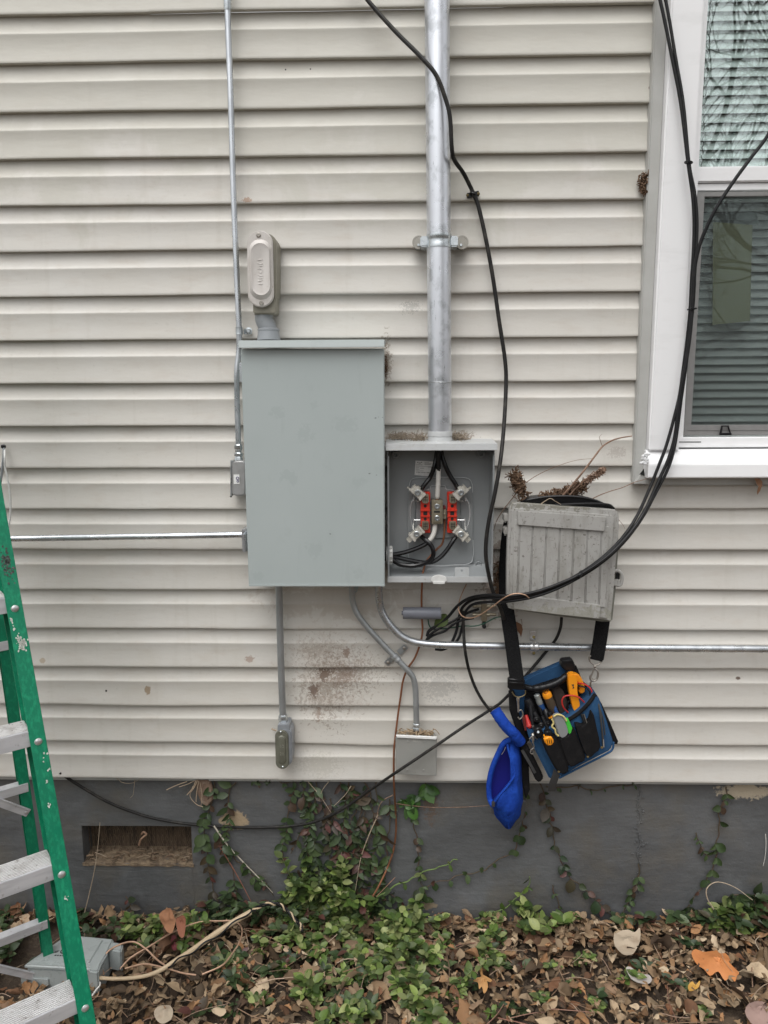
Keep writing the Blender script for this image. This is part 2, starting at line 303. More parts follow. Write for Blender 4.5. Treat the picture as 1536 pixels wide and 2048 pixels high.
for k in range(25):
    zt=ZB+(k+1)*EXPO; X=list(xs)
    if k in seams: X+= [seams[k]-.0004,seams[k]+.0004]
    X=sorted(set(X)); g=[]
    for x in X:
        a=wob(x,k); b=wob(x,k+1); pr=-.0022 if (k in seams and x>seams[k]) else 0
        dip=0
        if k==1: dip=-.006*math.exp(-((x-P(760,1470).x)/.16)**2)
        if k==2: dip=-.004*math.exp(-((x-P(330,1400).x)/.2)**2)
        g.append([ (x, y+a[1]+pr*(1 if t<1.003 else 0), zt-t*EXPO+a[0]*t+b[0]*(1-t)+dip*t) for t,y in prof])
    L=len(prof); v=[p for c in g for p in c]; f=[]
    for i in range(len(X)-1):
        cx=(X[i]+X[i+1])/2
        for j in range(L-1):
            cz=(g[i][j][2]+g[i][j+1][2])/2
            if HX0<cx<HX1 and HZ0<cz<HZ1: continue
            a=i*L+j; f.append((a,a+1,a+L+1,a+L))
    mb.add(v,f)
mb.build('siding',m_siding,house,55)
MB().box((0,.06,3.30),(8,.06,.12)).build('frieze_board',m_white,house)
MB().box((0,.020,ZB-.006),(8,.012,.02)).build('starter_strip',m_trim,house)
# foundation: front sheet with the vent recess cut out
FY=.03
vx0,vx1=P(166,1690,-FY).x,P(384,1690,-FY).x; vz1,vz0=P(270,1652,-FY).z,P(270,1726,-FY).z
X=sorted(set([-4+.2*i for i in range(41)]+[-1.2+.04*i for i in range(61)]+[vx0,vx1])); Z=sorted(set([-.1+.035*i for i in range(20)]+[vz0,vz1]))
X=[x for x in X if not(0<abs(x-vx0)<.012 or 0<abs(x-vx1)<.012)]; Z=[z for z in Z if not(0<abs(z-vz0)<.008 or 0<abs(z-vz1)<.008)]
xcr=P(1280,1700,-FY).x
def fpt(x,z):
    y=FY+.0035*noise.noise(V((x*2,z*2,3)))+.0012*noise.noise(V((x*14,z*14,3)))
    return V((x,y,z))
mb=MB(); v=[fpt(x,z) for x in X for z in Z]; f=[]; nz=len(Z)
for i in range(len(X)-1):
    for j in range(nz-1):
        cx,cz=(X[i]+X[i+1])/2,(Z[j]+Z[j+1])/2
        if vx0<cx<vx1 and vz0<cz<vz1: continue
        f.append((i*nz+j,i*nz+j+1,(i+1)*nz+j+1,(i+1)*nz+j))
mb.add(v,f); mb.box((0,.13,.22),(8,.012,.6))
mb.build('foundation_wall',m_found,house,50)
# crack filled with mortar
mb=MB(); pts=[P(1279+3*math.sin(i*1.7)+random.uniform(-2,2)+(0 if i<14 else -(i-14)*4),1575+i*13,-FY+.001) for i in range(20)]
mb.tube(cr(pts,4),lambda t:.0022+.0022*noise.noise(V((t*40,0,0))),6)
for i in range(60):
    t=random.random(); q=pts[min(18,int(t*19))]; mb.box(q+V((random.gauss(0,.007),0,random.gauss(0,.01))),(random.uniform(.002,.009),.004,random.uniform(.001,.003)),0)
mb.build('mortar_crack',m_found,house)
# vent recess
vent=thing_vent=MB()
cx,cz=(vx0+vx1)/2,(vz0+vz1)/2; W,H=vx1-vx0,vz1-vz0
m_ventin=M('vent_hollow',(.12,.085,.055),.95,0,[((.04,.03,.022),(60,60,14),.4,.65,.9),((.22,.17,.11),80,.6,.75,.5)],[((120,60,30),.9,.01)])
vent.box((cx,FY+.067,cz),(W,.01,H+.02))
vo=vent.build('foundation_vent',m_ventin,house); 
mb=MB(); mb.box((vx0-.004,FY+.045,cz),(.008,.08,H+.01)); mb.box((vx1+.004,FY+.045,cz),(.008,.08,H+.01)); mb.box((cx,FY+.045,vz1+.004),(W+.01,.08,.008))
mb.build('vent_reveal',m_found,vo)
mb=MB(); n=34; v=[];f=[]
for i in range(n+1):
    x=vx0-.004+(W+.008)*i/n
    for j,(dy,dz) in enumerate(((-.004,-.008),(-.003,.0),(.014,.005),(.034,.009),(.062,.016))):
        v.append((x,FY+dy+.002*noise.noise(V((x*50,j,0))),vz0+dz+.005*noise.noise(V((x*40,j*2,1)))))
for i in range(n):
    for j in range(4): f.append((i*5+j,(i+1)*5+j,(i+1)*5+j+1,i*5+j+1))
mb.add(v,f); mb.build('vent_sill',M('sandy_debris',(.21,.155,.10),.95,0,[((.085,.06,.042),45,.42,.62,.85),((.10,.11,.12),(30,30,80),.62,.75,.5)],[(90,.8,.006)]),vo)
mb=MB(); st=.0135
for i in range(int(W/st)*2):
    for s_ in (1,-1):
        pts=[]
        for j in range(17):
            z=vz0+.015+(H-.015)*j/16; ph=(z/ .011)*math.pi/2
            xx=vx0+i*st/1.0*.5+s_*.0032*(1 if math.sin(ph)>0 else -1)*min(1,abs(math.sin(ph))*1.6)
            if vx0<xx<vx1: pts.append(V((xx,FY+.042+.003*noise.noise(V((xx*30,z*30,0))),z)))
        if len(pts)>4 and i%2==0: mb.tube(pts,.0006,4,False)
mb.build('wire_mesh',M('rusty_wire',(.16,.11,.075),.8,.3,[((.3,.24,.17),90,.5,.7,.6)]),vo)
random.seed(44); mb=MB()
for i in range(170):
    c=V((random.uniform(vx0+.01,vx1-.01),FY+random.uniform(.0,.055),vz0+random.uniform(.004,.02))); d_=V((random.gauss(0,1),random.gauss(0,.5),random.gauss(0,.3))).normalized(); L=random.uniform(.004,.028)
    mb.tube([c-d_*L/2,c+V((0,0,.002)),c+d_*L/2],random.uniform(.0006,.0022),5,False)
mb.build('vent_debris',M('vent_twigs',(.17,.11,.07),.95,0,island=[(.07,.045,.03),(.24,.17,.11),(.13,.08,.05),(.3,.24,.17)]),vo)
mb=MB(); mb.tube(cr([P(278,1690,-.05),P(281,1680,-.045),P(289,1672,-.045),P(293,1668,-.045),P(287,1664,-.045),P(283,1668,-.05)],5),.0028,7)
mb.build('vent_latch',m_paleWire,vo)
# smoother mortar patch under the vent
mb=MB(); mb.plate([(166,1740),(270,1742),(384,1738),(390,1790),(386,1846),(170,1850),(160,1800)],FY*-1-.004,-FY+.0015,.001); mb.build('mortar_patch',m_found,house)
# ---------------------------------------------------------------- window
win=MB()
zi=P(1450,896,.03).z; xi=XI
# J channel strip
mb=MB()
mb.box(((XJ+XC)/2,.006,(ZJ+ZT+.1)/2),(XC-XJ+.004,.05,ZT+.1-ZJ),.003)
mb.box(((XC+XW1)/2+.001,.007,(ZJ+ZC)/2+.003),(XW1-XC-.002,.046,ZC-ZJ+.02),.003)
wn=mb.build('window',m_trim,house)
sub=wn
mb=MB()
mb.box(((XC+XI)/2,0.0,(ZC+ZT+.08)/2+.035),(XI-XC,.085,ZT+.08-ZC-.07),.004)
mb.box((XW1-.03,0.0,(ZC+ZT)/2),(.08,.085,ZT-ZC-.05),.004); mb.box(((XI+XW1-.07)/2,0,ZT+.03),(XW1-.07-XI,.084,.09),.003)
mb.build('casing',m_white,sub)
# sloped sill: bright top face then vertical nose
zs1=P(1450,899,.03).z; zs0=P(1450,930,.055).z
A=[V((XC-.004,y,z)) for y,z in ((-.03,zs1),(-.058,zs0+.002),(-.060,ZC+.002),(-.054,ZC-.001),(.03,ZC-.001),(.03,zs1))]
mb=MB(); mb.prism(A,V((XW1-XC,0,0)),.0015); mb.build('sill',m_white,sub)
# inner vinyl frame
zl1=P(1450,874,.012).z; xf=P(1369,860,.012).x
mb=MB()
mb.box(((XI+xf)/2,.02,(zi+ZT)/2),(xf-XI+.002,.05,ZT-zi),.002)
mb.box(((XI+XW1-.07)/2,.018,(zi+zl1)/2),(XW1-.07-XI,.054,zl1-zi),.0025)
zmr1=P(1450,328,.012).z; zmr0=P(1450,360,.012).z; zm2=P(1450,378,.008).z
mb.box(((xf+XW1-.07)/2,.03,(zmr1+zmr0)/2),(XW1-.07-xf,.05,zmr1-zmr0),.003)
mb.box(((xf+XW1-.07)/2,.034,(zm2+zmr0)/2),(XW1-.07-xf,.044,zmr0-zm2-.002),.002)
xg=P(1405,200,0).x
mb.box(((xf+xg)/2,.036,(zmr1+ZT)/2),(xg-xf,.05,ZT-zmr1),.002)
mb.build('vinyl_frame',m_white,sub)
m_slot=m_dark
mb=MB(); mb.box((P(1380,884,.0095).x,-.0093,P(1380,884,.0095).z),(.058,.001,.0022)); mb.build('weep_slot',m_slot,sub)
# insect screen frame and cloth
x0,x1=xf+.003,XW1-.08; z0,z1=zl1+.003,zm2-.004; fwid=P(1385,860,0).x-P(1370,860,0).x
m_scr=M('screen_frame_grey',(.27,.265,.26),.5,.2,[((.21,.205,.2),50,.4,.7,.6)],[(200,.1,.0004)])
bh=P(1450,850,0).z-P(1450,872,0).z
mb=MB(); mb.box((x0+fwid/2,.006,(z0+z1)/2),(fwid,.008,z1-z0),.0015); mb.box((x1,.006,(z0+z1)/2),(fwid,.0082,z1-z0),.0015)
mb.box(((x0+x1)/2,.006,z0+bh/2),(x1-x0-fwid,.0078,bh-.001),.0015); mb.box(((x0+x1)/2,.006,z1-.006),(x1-x0-fwid,.0078,.012),.0015)
mb.box(((x0+x1)/2,.0015,z0+bh*.52),(x1-x0-fwid,.002,.0016))
mb.build('screen_frame',m_scr,sub)
mb=MB(); T=[P(a,b,.004) for a,b in ((1441,868),(1444,852),(1456,852),(1461,868))]; mb.tube([T[0],T[1],T[2],T[3],T[0]],.0028,8); mb.box((T[0]+T[3])/2,(.032,.006,.006),.0015); mb.build('screen_pull_tab',m_blkpl,sub)
def trmat(name,col,fac_tr,rough=.9,gloss=None):
    m=bpy.data.materials.new(name); m.use_nodes=True; nt=m.node_tree; nt.nodes.clear(); N=nt.nodes; Lk=nt.links
    o=N.new('ShaderNodeOutputMaterial'); mx=N.new('ShaderNodeMixShader'); mx.inputs[0].default_value=fac_tr
    t=N.new('ShaderNodeBsdfTransparent')
    if gloss: d=N.new('ShaderNodeBsdfGlossy'); d.inputs['Roughness'].default_value=rough; d.inputs['Color'].default_value=(*gloss,1); t.inputs[0].default_value=(*col,1)
    else: d=N.new('ShaderNodeBsdfDiffuse'); d.inputs[0].default_value=(*col,1)
    Lk.new(d.outputs[0],mx.inputs[1]); Lk.new(t.outputs[0],mx.inputs[2]); Lk.new(mx.outputs[0],o.inputs[0])
    if gloss:
        geo=N.new('ShaderNodeNewGeometry'); ns=N.new('ShaderNodeTexNoise'); ns.inputs['Scale'].default_value=5; bp=N.new('ShaderNodeBump'); bp.inputs['Strength'].default_value=.02; bp.inputs['Distance'].default_value=.004
        Lk.new(geo.outputs['Position'],ns.inputs['Vector']); Lk.new(ns.outputs[0],bp.inputs['Height']); Lk.new(bp.outputs[0],d.inputs['Normal'])
    return m
m_glassU=trmat('window_glass',(.94,.985,.975),.79,.0,(.92,.98,.965)); m_glassL=trmat('window_glass_lower',(.93,.965,.955),.89,.0,(.8,.95,.92))
m_screen=trmat('insect_screen',(.06,.064,.064),.72)
mb=MB(); mb.box(((x0+x1)/2,.0065,(z0+z1)/2),(x1-x0-.01,.0006,z1-z0-.01)); mb.build('insect_screen',m_screen,sub)
mb=MB(); mb.box(((xg+XW1-.07)/2,.040,(zmr1+ZT)/2),(XW1-.07-xg,.003,ZT-zmr1)); mb.build('upper_glass',m_glassU,sub)
mb=MB(); mb.box(((x0+x1)/2,.034,(z0+z1)/2),(x1-x0,.003,z1-z0)); mb.build('lower_glass',m_glassL,sub)
# taped film on the inside of lower pane
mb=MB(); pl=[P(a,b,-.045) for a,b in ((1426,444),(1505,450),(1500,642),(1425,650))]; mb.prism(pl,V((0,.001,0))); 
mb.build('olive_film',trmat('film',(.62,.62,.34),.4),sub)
mb=MB(); pl=[P(a,b,-.047) for a,b in ((1428,428),(1515,424),(1516,448),(1427,452))]; mb.prism(pl,V((0,.001,0))); mb.build('tape_strip',trmat('tape',(.30,.36,.35),.7),sub)
# blinds
m_slat=M('blind_slat',(.78,.80,.79),.5)
mb=MB(); z=zi+.01; a=math.radians(62); c_,s_=math.cos(a),math.sin(a)
while z<ZT-.02:
    v=[];Y0=.085
    for i,x in enumerate((x0-.01,x1+.02)):
        for q in range(5):
            t=(q-2)/2; bow=.0014*(1-t*t)
            v.append((x,Y0-t*.0125*c_-bow*s_,z+t*.0125*s_*-1 +bow*c_*0))
    mb.add(v,[(q,q+1,q+6,q+5) for q in range(4)]); z+=.0222
mb.build('blind',m_slat,sub)
mb=MB()
zz=zi
pts=[]
while zz<ZT-.05: pts.append(V((x0+fwid+.012+.002*math.sin(zz*300),.066,zz))); zz+=.004
mb.tube(pts,.0009,5); mb.build('blind_cord',m_dark,sub)
mb=MB(); m_room=M('dark_room',(.05,.05,.05),.9)
for c,s_ in (((.5*(XJ+XW1),.62,2.1),(1.6,.02,2.2)),((XJ-.2,.35,2.1),(.02,.56,2.2)),((XW1+.2,.35,2.1),(.02,.56,2.2)),((.5*(XJ+XW1),.35,1.05),(1.6,.56,.02)),((.5*(XJ+XW1),.35,3.2),(1.6,.56,.02))): mb.box(c,s_)
mb.build('room_wall',m_room,house)
# broken lower corner of the surround
mb=MB()
mb.prism([P(a,b,.032) for a,b in ((1269,968),(1284,948),(1288,944),(1300,952),(1299,968))],V((0,.03,0)),.001)
mb.build('bent_trim_corner',m_trim,sub)
mb=MB(); mb.prism([P(a,b,.0335) for a,b in ((1279,949),(1288,937),(1289,952),(1284,950))],V((0,.001,0))); mb.build('corner_hole',m_dark,sub)
mb=MB()
for i in range(26):
    q=P(1289+random.gauss(0,3),914+random.uniform(-6,14),.062); mb.lathe(q,V((random.uniform(-.3,.3),-1,random.uniform(-.3,.3))),[(-.003,.004),(.0,.004),(.002,.002)],7)
mb.build('caulk',M('old_caulk',(.72,.73,.74),.6,0,[((.5,.48,.45),200,.5,.7,.5)]),sub)
# ================================================================ GROUND
def gz(x,y):
    d=-(y-FY)
    return .012*math.exp(-d/.12)+.006*noise.noise(V((x*3,y*3,0)))*min(1,1) - (0.0 if d<2 else 0)
xs=[-60,-30,-12,-6,-3.5]+[-2.5+.1*i for i in range(51)]+[3.5,6,12,30,60]; ys=[.14,.03]+[-.05*i for i in range(0,30)]+[-1.6,-2,-3,-5,-9,-16,-30,-60]
v=[(x,y,gz(x,y)-.012) for x in xs for y in ys]; n=len(ys)
mb=MB(); mb.add(v,[(i*n+j,i*n+j+1,(i+1)*n+j+1,(i+1)*n+j) for i in range(len(xs)-1) for j in range(n-1)])
tag(mb.build('ground',m_soil),kind='structure')
def leaf_pts(c,L,Wd,d,nrm,nu=6,nv=2,curl=.3,crump=0,jag=0,point=.75):
    """one leaf as a small curved grid; d tip direction, nrm normal"""
    d=d.normalized(); sd_=d.cross(nrm).normalized(); nn=sd_.cross(d); v=[];ph=random.random()*9
    for i in range(nu+1):
        u=i/nu; w_=Wd/2*(math.sin(math.pi*min(1,max(.02,u**point)))**.75)
        if jag: w_*=1+jag*math.sin(u*17+ph)
        for j in range(-nv,nv+1):
            t=j/nv; up=curl*abs(t)**1.5*w_+ -L*.35*curl*(u-.5)**2*2
            p=c+d*(u*L)+sd_*(t*w_)+nn*(up)
            if crump: p=p+V((noise.noise(p*60+V((ph,0,0))),noise.noise(p*60+V((0,ph,0))),noise.noise(p*60+V((0,0,ph)))))*crump
            v.append(p)
    m=2*nv+1; f=[(i*m+j,i*m+j+1,(i+1)*m+j+1,(i+1)*m+j) for i in range(nu) for j in range(m-1)]
    return v,f
m_litter=M('dead_leaves',(.2,.14,.09),.85,0,[((.07,.045,.03),(60,60,60),.55,.78,.6)],[(90,.4,.002)],island=[(.035,.024,.015),(.19,.12,.065),(.30,.20,.115),(.07,.046,.028),(.40,.29,.18),(.12,.077,.043),(.25,.16,.085),(.52,.41,.28),(.18,.078,.035),(.045,.032,.02),(.22,.145,.08),(.33,.17,.075),(.05,.035,.022)])
random.seed(11); mb=MB()
def litter(n,xr,yr,smin,smax,zr):
    asp=(.28,.75) if smax<.05 else (.35,.7)
    for i in range(n):
        x=random.uniform(*xr); y=random.uniform(*yr)
        L=random.uniform(smin,smax); a=random.uniform(0,6.283); tilt=random.gauss(0,.4)
        d=V((math.cos(a)*math.cos(tilt),math.sin(a)*math.cos(tilt),math.sin(tilt)))
        nrm=V((random.gauss(0,.45),random.gauss(0,.45),1)).normalized()
        c=V((x,y,gz(x,y)+random.uniform(*zr)))-d*L/2
        if -1.13<x<-.80 and -.26<y<-.02: continue
        if y>-.03-.0 and (c.y+d.y*L>FY-.004 or c.y>FY-.004): continue
        vv,ff=leaf_pts(c,L,L*random.uniform(*asp),d,nrm,7,2,random.uniform(-.8,1.2),L*random.uniform(.06,.2),random.choice((0,.0,.2,.3)),random.uniform(.6,1.1))
        if max(p.y for p in vv)>FY-.003: continue
        mb.add([(p.x,p.y,max(p.z,.001)) for p in vv],ff)
litter(4800,(-1.35,1.3),(-.8,.02),.010,.028,(.01,.052))
litter(3600,(-1.35,1.3),(-.85,.02),.024,.052,(.0,.045))
litter(110,(-1.35,1.3),(-.8,-.05),.07,.095,(.03,.05))
litter(700,(-1.35,1.3),(-.06,.02),.03,.055,(.01,.05))
litter(1300,(-2.6,2.6),(-1.9,-.7),.04,.09,(.0,.03))
litter(500,(-2.6,-1.3),(-.9,.0),.04,.08,(.0,.03)); litter(500,(1.3,2.6),(-.9,.0),.04,.08,(.0,.03))
tag(mb.build('leaf_litter',m_litter,ang=150),kind='stuff')
# background seen mirrored in the window: bare trees, a hedge
def branch(mb,p,d,r,L,depth,lim):
    n=6; pts=[p]
    for i in range(n):
        d=(d+V((random.gauss(0,.13),random.gauss(0,.13),random.gauss(.03,.1)))).normalized(); p=p+d*(L/n); pts.append(p)
    mb.tube(pts,lambda t:r*(1-.45*t),5 if r<.02 else 8,False)
    if depth==0: return
    for k in range(lim[depth-1]):
        i=random.randint(2,n); a=random.uniform(0,6.28); u,w_=orth(d); sp=random.uniform(.5,1.0)
        d2=(d+ (u*math.cos(a)+w_*math.sin(a))*sp).normalized(); i=min(i,len(pts)-1)
        branch(mb,pts[i],d2,r*random.uniform(.35,.6),L*random.uniform(.5,.78),depth-1,lim)
m_bark=M('bark',(.20,.18,.165),.9,0,[((.13,.115,.10),(8,8,2),.4,.65,.7)],[((20,20,4),.6,.03)])
def tree(x,y,h,r,seed,label):
    random.seed(seed); t=thing('bare_tree',label,'tree',(x,y,0),'bare trees mirrored in the window')
    mb=MB(); pts=cr([V((x,y,-.1)),V((x+.05,y,h*.25)),V((x-.1,y+.1,h*.5)),V((x+.1,y,h*.95))],6); mb.tube(pts,lambda t:r*(1-.6*t),12)
    mb.build('trunk',m_bark,t); mb=MB()
    for k in range(9):
        q=pts[random.randint(7,17)]; a=random.uniform(0,6.28); branch(mb,q,V((math.cos(a),math.sin(a),random.uniform(.3,1.0))),r*random.uniform(.3,.5),h*.42,4,(4,5,5,4))
    mb.build('crown',m_bark,t,None)
tree(6.3,-8.8,6.8,.19,5,'bare grey tree whose branches are mirrored in the upper window pane')
tree(5.7,-14.5,8.5,.13,9,'farther bare tree behind the camera, faintly mirrored in the lower pane')
random.seed(3); mb=MB()
for i in range(5200):
    x=random.uniform(-14,16); y=-17+random.gauss(0,.35); z=random.uniform(0,3.2+.5*noise.noise(V((x*.5,0,0))))
    L=random.uniform(.12,.28); vv,ff=leaf_pts(V((x,y,z)),L,L*.6,V((random.gauss(0,1),random.gauss(0,1),random.gauss(0,1))),V((random.gauss(0,1),random.gauss(0,1),1)),2,1)
    mb.add(vv,ff)
mb.box((1,-17.1,1.2),(30,.5,2.4))
tag(mb.build('hedge',M('hedge_leaf',(.05,.08,.03),.7,0,island=[(.02,.035,.015),(.06,.09,.03),(.1,.11,.05)])),'long dark evergreen hedge across the yard behind the camera','hedge')
# ================================================================ CONDUITS, PANEL, METER SOCKET
def pts3(l,n=8): return cr([P(*q) for q in l],n)
def rpx(w,off): # radius in metres of something w pixels wide near the middle of the picture
    return (P(800+w/2,900,off)-P(800-w/2,900,off)).length/2
def screw(mb,c,r=.004,h=.002,d=V((0,-1,0))):
    mb.lathe(c,d,[(-.002,r),(h*.5,r),(h,r*.7),(h,r*.35),(h*.5,r*.3)],12)
DN=V((0,0,-1)); UPV=V((0,0,1)); FR=V((0,-1,0)); RX=V((1,0,0))
# --- thin conduit at the left of the panel
o=.028; t=thing('conduit','long thin conduit running up the siding left of the big grey panel','conduit',P(479,900,o))
r=rpx(11.5,o)
path=[P(455,-260,o),P(455,0,o),P(461,180,o),P(467,380,o),P(474,560,o),P(478,655,o),P(478,700,o-.002),P(474,740,o),P(474,790,o),P(477,895,o)]
MB().tube(cr(path,10),r,14).build('pipe',m_galv,t)
mb=MB(); a=P(454,-40,o); b=P(455.5,22,o); d=(b-a).normalized(); L=(b-a).length
mb.lathe(a,d,[(0,r*1.25),(L*.9,r*1.25),(L,r*1.05)],16); mb.build('coupling',m_zinc,t)
c=P(477,905,o); mb=MB(); k=r
mb.lathe(P(476.5,888,o),DN,[(0,k*1.1),(.003,k*1.45),(.011,k*1.5),(.0145,k*1.35),(.016,k*1.15),(.022,k*1.15),(.025,k*1.55),(.030,k*1.6),(.032,k*1.5),(.033,k*1.2),(.037,k*1.45),(.050,k*1.45)],8,True,.2)
mb.build('connector',m_zinc,t)
# strap
mb=MB(); s0=P(478.5,662,o); mb.lathe(s0+V((0,0,.009)),DN,[(0,r*1.12),(0,r*1.3),(.004,r*1.22),(.009,r*1.3),(.014,r*1.22),(.018,r*1.3),(.018,r*1.12)],16)
mb.box(s0+V((.019,.018,0)),(.022,.004,.014),.001)
st=mb.build('strap',m_zinc,t)
mb=MB(); c=P(497.5,662,.012); mb.lathe(c,FR,[(-.002,.0095),(.001,.0095),(.0015,.006),(.004,.0055),(.006,.004),(.006,.001)],14); mb.build('screw',m_zinc,st)
# conduit body with sticker
bd=thing('conduit_fitting','small silver conduit fitting with white sticker at the left edge of the big panel','conduit fitting',P(475,992,o),'conduit fittings')
mb=MB(); mb.plate(rr(463.5,921,492,992,9),.006,.052,.004,3); mb.build('body',m_alu,bd,40)
mb=MB(); mb.plate(rr(460.6,921,463.4,993,1.2),.008,.050,.0006); mb.build('cover',m_zinc,bd)
mb=MB(); mb.lathe(P(462,992,.03),DN,[(0,.003),(.003,.003)],8); mb.build('screw',m_dark,bd)
mb=MB(); mb.prism([P(a,b,.0528) for a,b in ((467,949),(478.5,949),(479,968),(467.5,968))],V((0,.0006,0))); sk=mb.build('sticker',m_label,bd)
mb=MB(); mb.torus(P(475,956.5,.0532),FR,.0035,.0011,12,5); mb.torus(P(475.5,962.5,.0532),FR,.0025,.001,12,5); mb.build('seal_mark',M('purple_ink',(.16,.15,.24),.6),sk)
# --- big LB above the panel
lb=thing('conduit_fitting','large beige oval fitting above the grey panel','conduit fitting',P(535,675,.04),'conduit fittings')
mb=MB(); mb.plate(rr(500,466,553,606,22,7),.004,.072,.004); mb.plate(rr(506,590,551,627,3,2),.008,.068,.002); mb.build('body',m_lbbody,lb,40)
mb=MB(); mb.plate([(x+ (y-535)*.02,y) for x,y in rr(494.5,460,546,614,25.5,10)],.0715,.081,.0025,3); cv=mb.build('cover',m_lbcover,lb,40)
mb=MB(); 
def oval(x0,x1,y0,y1): return [(x+(y-535)*.02,y) for x,y in rr(x0,y0,x1,y1,(x1-x0)/2-.1,9)]
pa=[P(a,b,.0805) for a,b in oval(498.5,543,478,600)]; pb=[P(a,b,.0895) for a,b in oval(503,539,486,590)]; n=len(pa)
pc=[P(a,b,.088) for a,b in oval(505.5,536.5,491,585)]
mb.add(pa+pb+pc,[(i,(i+1)%n,n+(i+1)%n,n+i) for i in range(n)]+[(n+i,n+(i+1)%n,2*n+(i+1)%n,2*n+i) for i in range(n)]+[tuple(range(2*n,3*n))]); mb.build('raised_panel',m_lbcover,cv,50)
mb=MB(); random.seed(4)
x,y=520,520
for i in range(9):   # worn raised lettering, no longer legible
    yy=520+i*6; mb.tube([P(516+random.uniform(-1,1),yy,.0882),P(521+random.uniform(-2,2),yy+random.uniform(-2,3),.0886),P(526,yy+random.uniform(-2,2),.0882)],.0007,5)
mb.build('worn_lettering',m_lbcover,cv)
for a,b in ((517,470),(523,606)):
    mb=MB(); screw(mb,P(a,b,.081),.0058,.003); mb.build('screw',m_steel,lb)
mb=MB(); mb.lathe(P(529,628,.038),DN,[(0,.026),(.0035,.026),(.0035,.022),(.006,.022)],20); mb.build('gasket_ring',m_lbbody,lb)
mb=MB(); mb.tube(cr([P(528,628,.038),P(528.5,640,.038),P(534,652,.038),P(537,664,.038),P(537.5,680,.038)],8),.0235,20); mb.build('pvc_offset',m_pvc,lb)
mb=MB(); mb.lathe(P(537,657,.038),DN,[(0,.0265),(.002,.0285),(.006,.0285),(.007,.0275),(.03,.031)],12); mb.build('pvc_adapter',m_pvc,lb)
# --- electrical panel
pn=thing('electrical_panel','big closed grey electrical panel with blank painted door','electrical panel',P(632,1172,.06))
fo=.14
cs=[(482,700),(766,700),(767,1168),(498.5,1168)]
mb=MB()
def inset(poly,o1): return [P(a,b,o1) for a,b in poly]
q=inset(cs,fo-.012); mb.prism(q,V((0,fo-.016,0)),.002); mb.build('enclosure',m_panel,pn)
mb=MB(); mb.prism(inset([(481,697),(768.5,697),(769.5,1173),(497.5,1173)],fo),V((0,.012,0)),.0022,3); dr=mb.build('door',m_panel,pn)
mb=MB(); mb.prism(inset([(497.8,1168.5),(769.3,1168.5),(769.3,1172.5),(498,1172.5)],fo+.001),V((0,.001,0))); mb.build('door_lip',m_panel,dr)
mb=MB(); A=[P(477,a,b) for a,b in ((679,.01),(679,fo+.016),(695.5,fo+.018),(695.5,fo+.0155),(683,fo+.012),(683,.012))]
x0=P(477,688,fo+.016).x; x1=P(769,688,fo+.016).x
A=[V((x0,y,z)) for y,z in ((-.012,P(620,679,fo+.016).z+.006),(-(fo+.016),P(620,680,fo+.016).z),(-(fo+.018),P(620,695,fo+.018).z),(-(fo+.0145),P(620,695,fo+.018).z),(-(fo+.0125),P(620,683,fo+.016).z),(-.012,P(620,683,fo).z))]
mb.prism(A,V((x1-x0,0,0)),.0008); mb.build('rain_hood',m_hood,pn)
for yy in (745,1085):
    mb=MB(); mb.box(P(488 if yy<900 else 494,yy,.09)+V((-.006,0,0)),(.008,.02,.05),.002); mb.build('hinge',m_galv,pn)
mb=MB(); mb.box(P(492,1078,.06),(.014,.04,.06),.002); mb.build('side_knockout',m_galv,pn)
mb=MB(); mb.torus(P(709.5,1180,.012),FR,.006,.0022,18,8); mb.box(P(709.5,1173,.011),(.02,.003,.018),.001); mb.build('mounting_ear',m_panel,pn)
# debris between panel and siding
mb=MB()
def fluff(mb,cx,cy,off,rx,ry,n,L=.02,r=.0006,spread=.012):
    for i in range(n):
        c=P(cx+random.gauss(0,rx),cy+random.gauss(0,ry),off+abs(random.gauss(0,spread)))
        a=V((random.gauss(0,1),random.gauss(0,.5),random.gauss(0,1))).normalized(); b=V((random.gauss(0,1),random.gauss(0,.6),random.gauss(0,1))).normalized()
        mb.tube(cr([c-a*L/2,c+b*L*.15,c+a*L/2],3),r*random.uniform(.6,1.5),4,False)
fluff(mb,772,730,.004,1.5,14,70,.009,.0006,.006)
tag(mb.build('debris_clump',m_nest),'small dark debris caught between siding and upper right edge of the big panel','debris',group='debris caught on the wall')
# --- horizontal conduit at left
o=.045; t=thing('conduit','straight horizontal conduit entering left side of big panel','conduit',P(250,1078,o))
mb=MB(); mb.tube(cr([P(-320,1083,o),P(10,1077.5,o),P(250,1073.5,o),P(498,1069,o)],6),rpx(13,o),16); mb.build('pipe',m_galv,t)
mb=MB(); mb.lathe(P(491,1069.5,o),RX,[(0,.010),(.0,.0125),(.01,.0125),(.01,.010)],12); mb.build('locknut',m_zinc,t)
